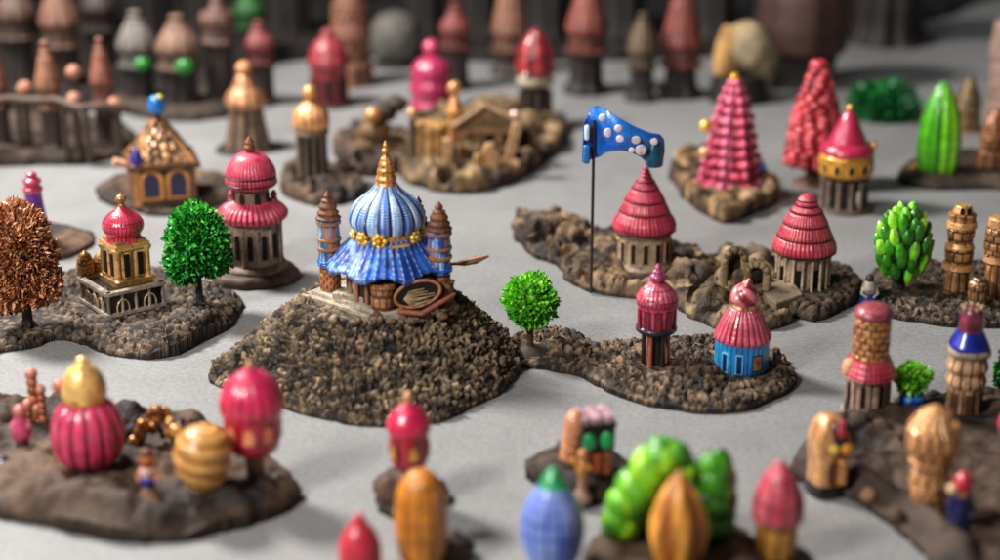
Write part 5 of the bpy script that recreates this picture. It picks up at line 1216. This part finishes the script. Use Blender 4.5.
def egg(label, px, py, P, col, name='egg_tree', cat='tree', fl=None, foot=None, tip=None):
    t = T(name, label, cat, px, py, 0.0)
    cr = t.lath('crown', 'satin_paint', col, P, seg=200, sub=6, **(fl or {}))
    if foot: t.lath('foot', 'clay', foot[0], foot[1], seg=32, sub=3)
    if tip: t.lath('tip', 'glaze', tip[0], tip[1], seg=32, sub=3, parent=cr)
    return t
egg('tall orange egg shaped tree with faint ribs at the bottom centre', 422, 566, [(18, 562), (24, 548), (26.5, 525), (26, 505), (22, 486), (13, 474), (4, 470)], 'cc8428', fl=flutes(12, 'e09830', '9a5c14', amp=.05, c2='cc8420', rings=7, ringamp=.015), foot=('3a261a', [(22, 572), (20, 566), (17, 560)]))
egg('pale blue drop shaped egg with a green tip at the bottom centre', 552, 576, [(17, 566), (25, 556), (31, 538), (31.5, 520), (26, 502), (17, 488), (9, 479)], '5c7ccc', name='blue_egg', cat='ornament', fl=flutes(14, '5474cc', '2c449c', amp=.025, c2='a8bcec', rings=9, ringamp=.008),
    foot=('b08858', [(22, 582), (20, 574), (16, 564)]), tip=('28a868', [(17, 490), (13, 482), (8, 474), (2.5, 468)]))
egg('short pink cone top at the bottom edge left of the orange egg', 361, 586, [(17, 580), (21, 566), (21, 546), (16, 532), (9, 524), (6, 518), (5, 515), (1, 513)], 'c83a54', name='pink_cone', cat='ornament', foot=('a87848', [(20, 592), (20, 584), (17, 578)]))
t = T('rock', 'round brown boulder at the bottom edge right of the orange egg', 'rock', 452, 556, 0, solo=True); t.solo(MB().ell((0, 0, 10*t.k), (23*t.k, 18*t.k, 16*t.k), '5a4638', 28, lump=.25, seed=12), 'stone')

def leaning_tree():
    t = T('leaning_tree', 'big glossy green tree leaning to the right in fat overlapping lobes', 'tree', 636, 544, .25); k = t.k
    g = random.Random(21); m = MB()
    path = [(619, 524, 19), (626, 506, 21), (636, 488, 22), (647, 470, 21), (660, 456, 19), (672, 456, 16), (682, 470, 13)]
    for i, (x, y, r) in enumerate(path):
        m.ell(((x-636)*k, 0, t.z(y)), (r*k, r*k*.8, r*k), '3f9818', 20, lump=.12, seed=i)
        for j in range(7):
            a = j*.9+i; e = g.uniform(-.5, .9)
            m.ell(((x-636+r*.34*math.cos(a)*math.cos(e))*k, r*.34*k*math.sin(a)*math.cos(e), t.z(y)+r*.45*k*math.sin(e)), (r*.74*k, r*.72*k, r*.86*k), g.choice(['66b41c', '84c824', '4c9c18', 'a0dc30']), 12, lump=.12, seed=j)
    for (x, y, r) in ((648, 520, 23), (655, 500, 22), (664, 482, 19)): m.ell(((x-636)*k, .25, t.z(y)), (r*k, r*k*.8, r*k*1.1), '3a8414', 18, lump=.12, seed=int(x))
    t.part('crown', m, 'satin_paint'); t.part('trunk', MB().tube([(-8*k, 0, -.1), (-6*k, 0, t.z(525))], [9*k, 8*k], '2c1e14', 12), 'clay')
leaning_tree()
def dark_lobe_tree():
    t = T('lobed_tree', 'darker green rounded lobed tree right of the orange leaf tree', 'tree', 712, 540, .25); k = t.k
    g = random.Random(23); m = MB()
    for i, (y, r) in enumerate(((518, 25), (500, 27), (482, 24), (469, 17))):
        m.ell((0, 0, t.z(y)), (r*k*.9, r*k*.85, r*k), '1a5c14', 18)
        for j in range(13):
            a = j*2*PI/13+i*.3; m.ell((r*k*.45*math.cos(a), r*k*.45*math.sin(a), t.z(y)+g.uniform(-5, 5)*k), (12*k, 12*k, 15*k), g.choice(['3c8418', '52a020', '286814', '70b82c']), 12, lump=.12, seed=j)
    m.ell((-4*k, 0, t.z(460)), (9*k, 9*k, 7*k), '3c9c24', 14)
    t.part('crown', m, 'satin_paint'); t.part('trunk', MB().tube([(0, 0, -.1), (0, 0, t.z(525))], [9*k, 8*k], '241810', 12), 'clay')
dark_lobe_tree()
t = T('leaf_tree', 'orange brown pointed leaf shaped tree in front of the green ones', 'tree', 676, 570, .25)
t.lath('crown', 'satin_paint', 'c88434', [(12, 568), (22, 556), (27.5, 536), (27, 516), (20, 496), (11, 482), (5, 474), (1, 469)], seg=140, sub=7, mod=lambda th, q, z: 1+.07*np.cos(th*5+q*3)+.025*np.cos(th*11-q*13), colf=lambda th, q, z: mixc(lin('a86420'), lin('e8a84c'), sstep(.1, .9, .5+.5*np.cos(th*5+q*3))))
t.lath('trunk', 'clay', '3a2418', [(14, 578), (10, 572), (10, 562)], seg=20)

def box_house():
    t = T('box_house', 'little striped box house with green arched windows and gold side', 'house', 592, 472, .26); k = t.k; rz = math.radians(14)
    def R(x, y): return (x*math.cos(rz)-y*math.sin(rz), x*math.sin(rz)+y*math.cos(rz))
    w_, d_ = 36*k, 30*k; z1 = t.z(418)
    t.part('wall', MB().box((0, 0, z1/2), (w_, d_, z1), '7a4a34', rz=rz), 'satin_paint', bevel=.03, smooth=False)
    c = R(0, -d_*.1); t.part('upper_storey', MB().box((c[0], c[1], z1*.74), (w_*1.04, d_*.95, z1*.48), '15181c', rz=rz), 'glaze', bevel=.03, smooth=False)
    m = MB()
    for u in (-.36, .36, 0): c = R(u*w_, 0); m.box((c[0], c[1], z1+.04), (w_*.26, d_*1.1, .1), 'c0a0a8', rz=rz)
    m.box((0, 0, z1-.03), (w_*1.12, d_*1.12, .07), '241c20', rz=rz); t.part('roof', m, 'satin_paint', bevel=.02, smooth=False)
    for u in (-.26, .26):
        c = R(u*w_, -d_*.6)
        t.part('window', MB().ell((c[0], c[1], z1*.70), (w_*.2, .04, z1*.17), '18a060', 20), 'glaze')
    for u, c_ in ((-.3, '8c2430'), (.02, 'a8583c'), (.32, 'a0603c')):
        c = R(u*w_, -d_*.52); t.part('door', MB().box((c[0], c[1], z1*.24), (w_*.24, .06, z1*.44), c_, rz=rz), 'satin_paint', bevel=.02, smooth=False)
    m = MB()
    for j in range(5):
        c = R(-w_*.56, -d_*.2+.05*j); m.ell((c[0], c[1], z1*(.95-.2*j)), (.14, .16, .19), 'd0946c', 14)
    t.part('side_buttress', m, 'satin_paint')
box_house()
t = figurine('tiny golden figurine beside the green windowed box house', 582, 494, .26, 40,
    [('pedestal', 'clay', 'a07c6c', [(9, 502), (10, 496), (5, 488), (3.5, 480)]), ('robe', 'gold_paint', 'c88a50', [(3.5, 482), (5, 474), (6.5, 466), (4, 460)]), ('head', 'satin_paint', 'c88860', [(3, 461), (5, 457), (4.6, 452), (2, 449)])])
t.part('arm', MB().tube([(3*t.k, 0, t.z(462)), (-4*t.k, -6*t.k, t.z(468)), (-10*t.k, -7*t.k, t.z(456))], [2.5*t.k, 2.6*t.k, 2*t.k], 'd8a028', 8), 'gold_paint')
t.part('arm', MB().tube([(3*t.k, 0, t.z(462)), (8*t.k, -4*t.k, t.z(468))], [2.2*t.k, 1.8*t.k], 'd8a028', 8), 'gold_paint')
t = T('rock', 'dark wedge of rock behind the tiny golden figurine', 'rock', 553, 472, .2, solo=True); t.solo(MB().ell((0, 0, 7*t.k), (24*t.k, 12*t.k, 12*t.k), '5a4434', 24, rot=(-.35, 'Y'), lump=.2, seed=5), 'stone')

t = T('pink_cone_hut', 'pink pointed cone hut with a gold band at the bottom right of centre', 'hut', 775, 556, .05); k = t.k
t.lath('foot', 'clay', '2a1e18', [(40, 570), (38, 558), (24, 552)], seg=40, sub=3); t.lath('wall', 'gold_paint', 'b8863c', [(20, 556), (21, 540), (21, 512)], seg=80, sub=4, **flutes(8, 'c8943c', '4a2c10', amp=.06))
t.lath('roof', 'satin_paint', 'c43c5c', [(21, 516), (25, 517), (26, 510), (24.5, 496), (18, 479), (10, 468), (4, 462), (1, 460)], seg=100, sub=5, **flutes(9, 'c43c5c', '8a1c38', amp=.04, c2='e07c94', rings=5, ringamp=.012))

def gold_arch_house():
    t = T('arch_house', 'golden arched house with two round yellow windows on a black foot', 'house', 826, 480, .24); k = t.k
    t.lath('foot', 'satin_paint', '17120f', [(20, 490), (20, 484), (18, 479)], seg=30, square=.5, rot=.3)
    t.lath('wall', 'gold_paint', 'd09a5c', [(18, 482), (17.5, 460), (19, 448), (19, 436), (16, 424), (10, 416), (3, 413)], seg=80, sub=5, square=.35, rot=.3, **flutes(4, 'd8a468', '8c5a30', amp=.04))
    m = MB().box((7*k, -14*k, t.z(434)), (17*k, 10*k, 34*k), '38141c'); g_ = t.part('gable', m, 'satin_paint', bevel=.05)
    for x, y, c_, r in ((2, 442, 'f0d060', 5.2), (14, 441, 'e0a020', 5.2), (8, 425, 'b83c50', 5), (8, 416, 'c8506c', 4.2)):
        t.part('round_window', MB().ell((x*k, -19.5*k, t.z(y)), (r*k, 2*k, r*k*1.15), c_, 16), 'glaze', g_)
    for x in (1, 13): t.part('door', MB().box((x*k, -16*k, t.z(466)), (8*k, 6*k, 26*k), 'c08850' if x > 5 else '5a3018'), 'gold_paint', bevel=.03)
    t.part('chimney', MB().lathe([(3*k, t.z(420)), (3*k, t.z(403)), (2*k, t.z(401))], '3a2420', c=(15*k, 2*k), seg=14), 'clay')
gold_arch_house()
t = stacked('mushroom_tower', 'fat golden tower with bulging top, nearest on the lower right base', 927, 508, .24,
     [(18, 520, 16, 500, 'f'), (17, 500, 18, 484, 'b'), (21, 483, 18, 470, 'f'), (19, 470, 21, 458, 'b'), (22, 458, 25, 445, 'f'), (27, 446, 26, 426, 'f'), (25, 426, 16, 411, 'f')], c1='d8a468', c2='c08c54')
t.part('finial', MB().lathe(t.prof([(15, 412), (8, 408), (3, 405)]), 'd8a468', seg=24), 'gold_paint')
t.part('side_panel', MB().box((17*t.k, -12*t.k, t.z(432)), (7*t.k, 10*t.k, 34*t.k), 'c89050', rz=.6), 'gold_paint', bevel=.05)
t = T('guard_figurine', 'tiny figurine with pink cap and dark blue coat beside the fat golden tower', 'figurine', 958, 534, .24); k = t.k
t.lath('coat', 'glaze', '161c58', [(10, 538), (12, 528), (11, 508), (8, 496)], seg=32, sub=4); t.lath('head', 'satin_paint', 'd89c80', [(5, 498), (7, 493), (7, 486)], seg=24, sub=3)
t.lath('cap', 'glaze', 'c8304c', [(8, 489), (9.5, 484), (8, 477), (3, 472)], seg=28, sub=4); t.part('bag', MB().ell((-11*k, -4*k, t.z(487)), (6*k, 6*k, 6*k), 'd8b090', 14), 'satin_paint')
for s_ in (-1, 1): t.part('arm', MB().tube([(s_*8*k, 0, t.z(498)), (s_*12*k, -2*k, t.z(508)), (s_*9*k, -8*k, t.z(514))], [3*k, 3*k, 2.4*k], '1c2468', 8), 'glaze')
for i, (x, y, r, lab) in enumerate(((868, 498, 8, 'pale tan lump on the front edge of the lower right base'), (896, 520, 9, 'brown lump near the foot of the fat golden tower'), (888, 445, 6, 'small dark stone on the lower right base behind the arch house'))):
    t = T('stone', lab, 'stone', x, y, .2, solo=True); t.solo(MB().ell((0, 0, r*t.k*.5), (r*t.k, r*t.k, r*t.k*.9), ('a88468', '5c4838', '3a2e26')[i], 18, lump=.25, seed=i), 'stone')
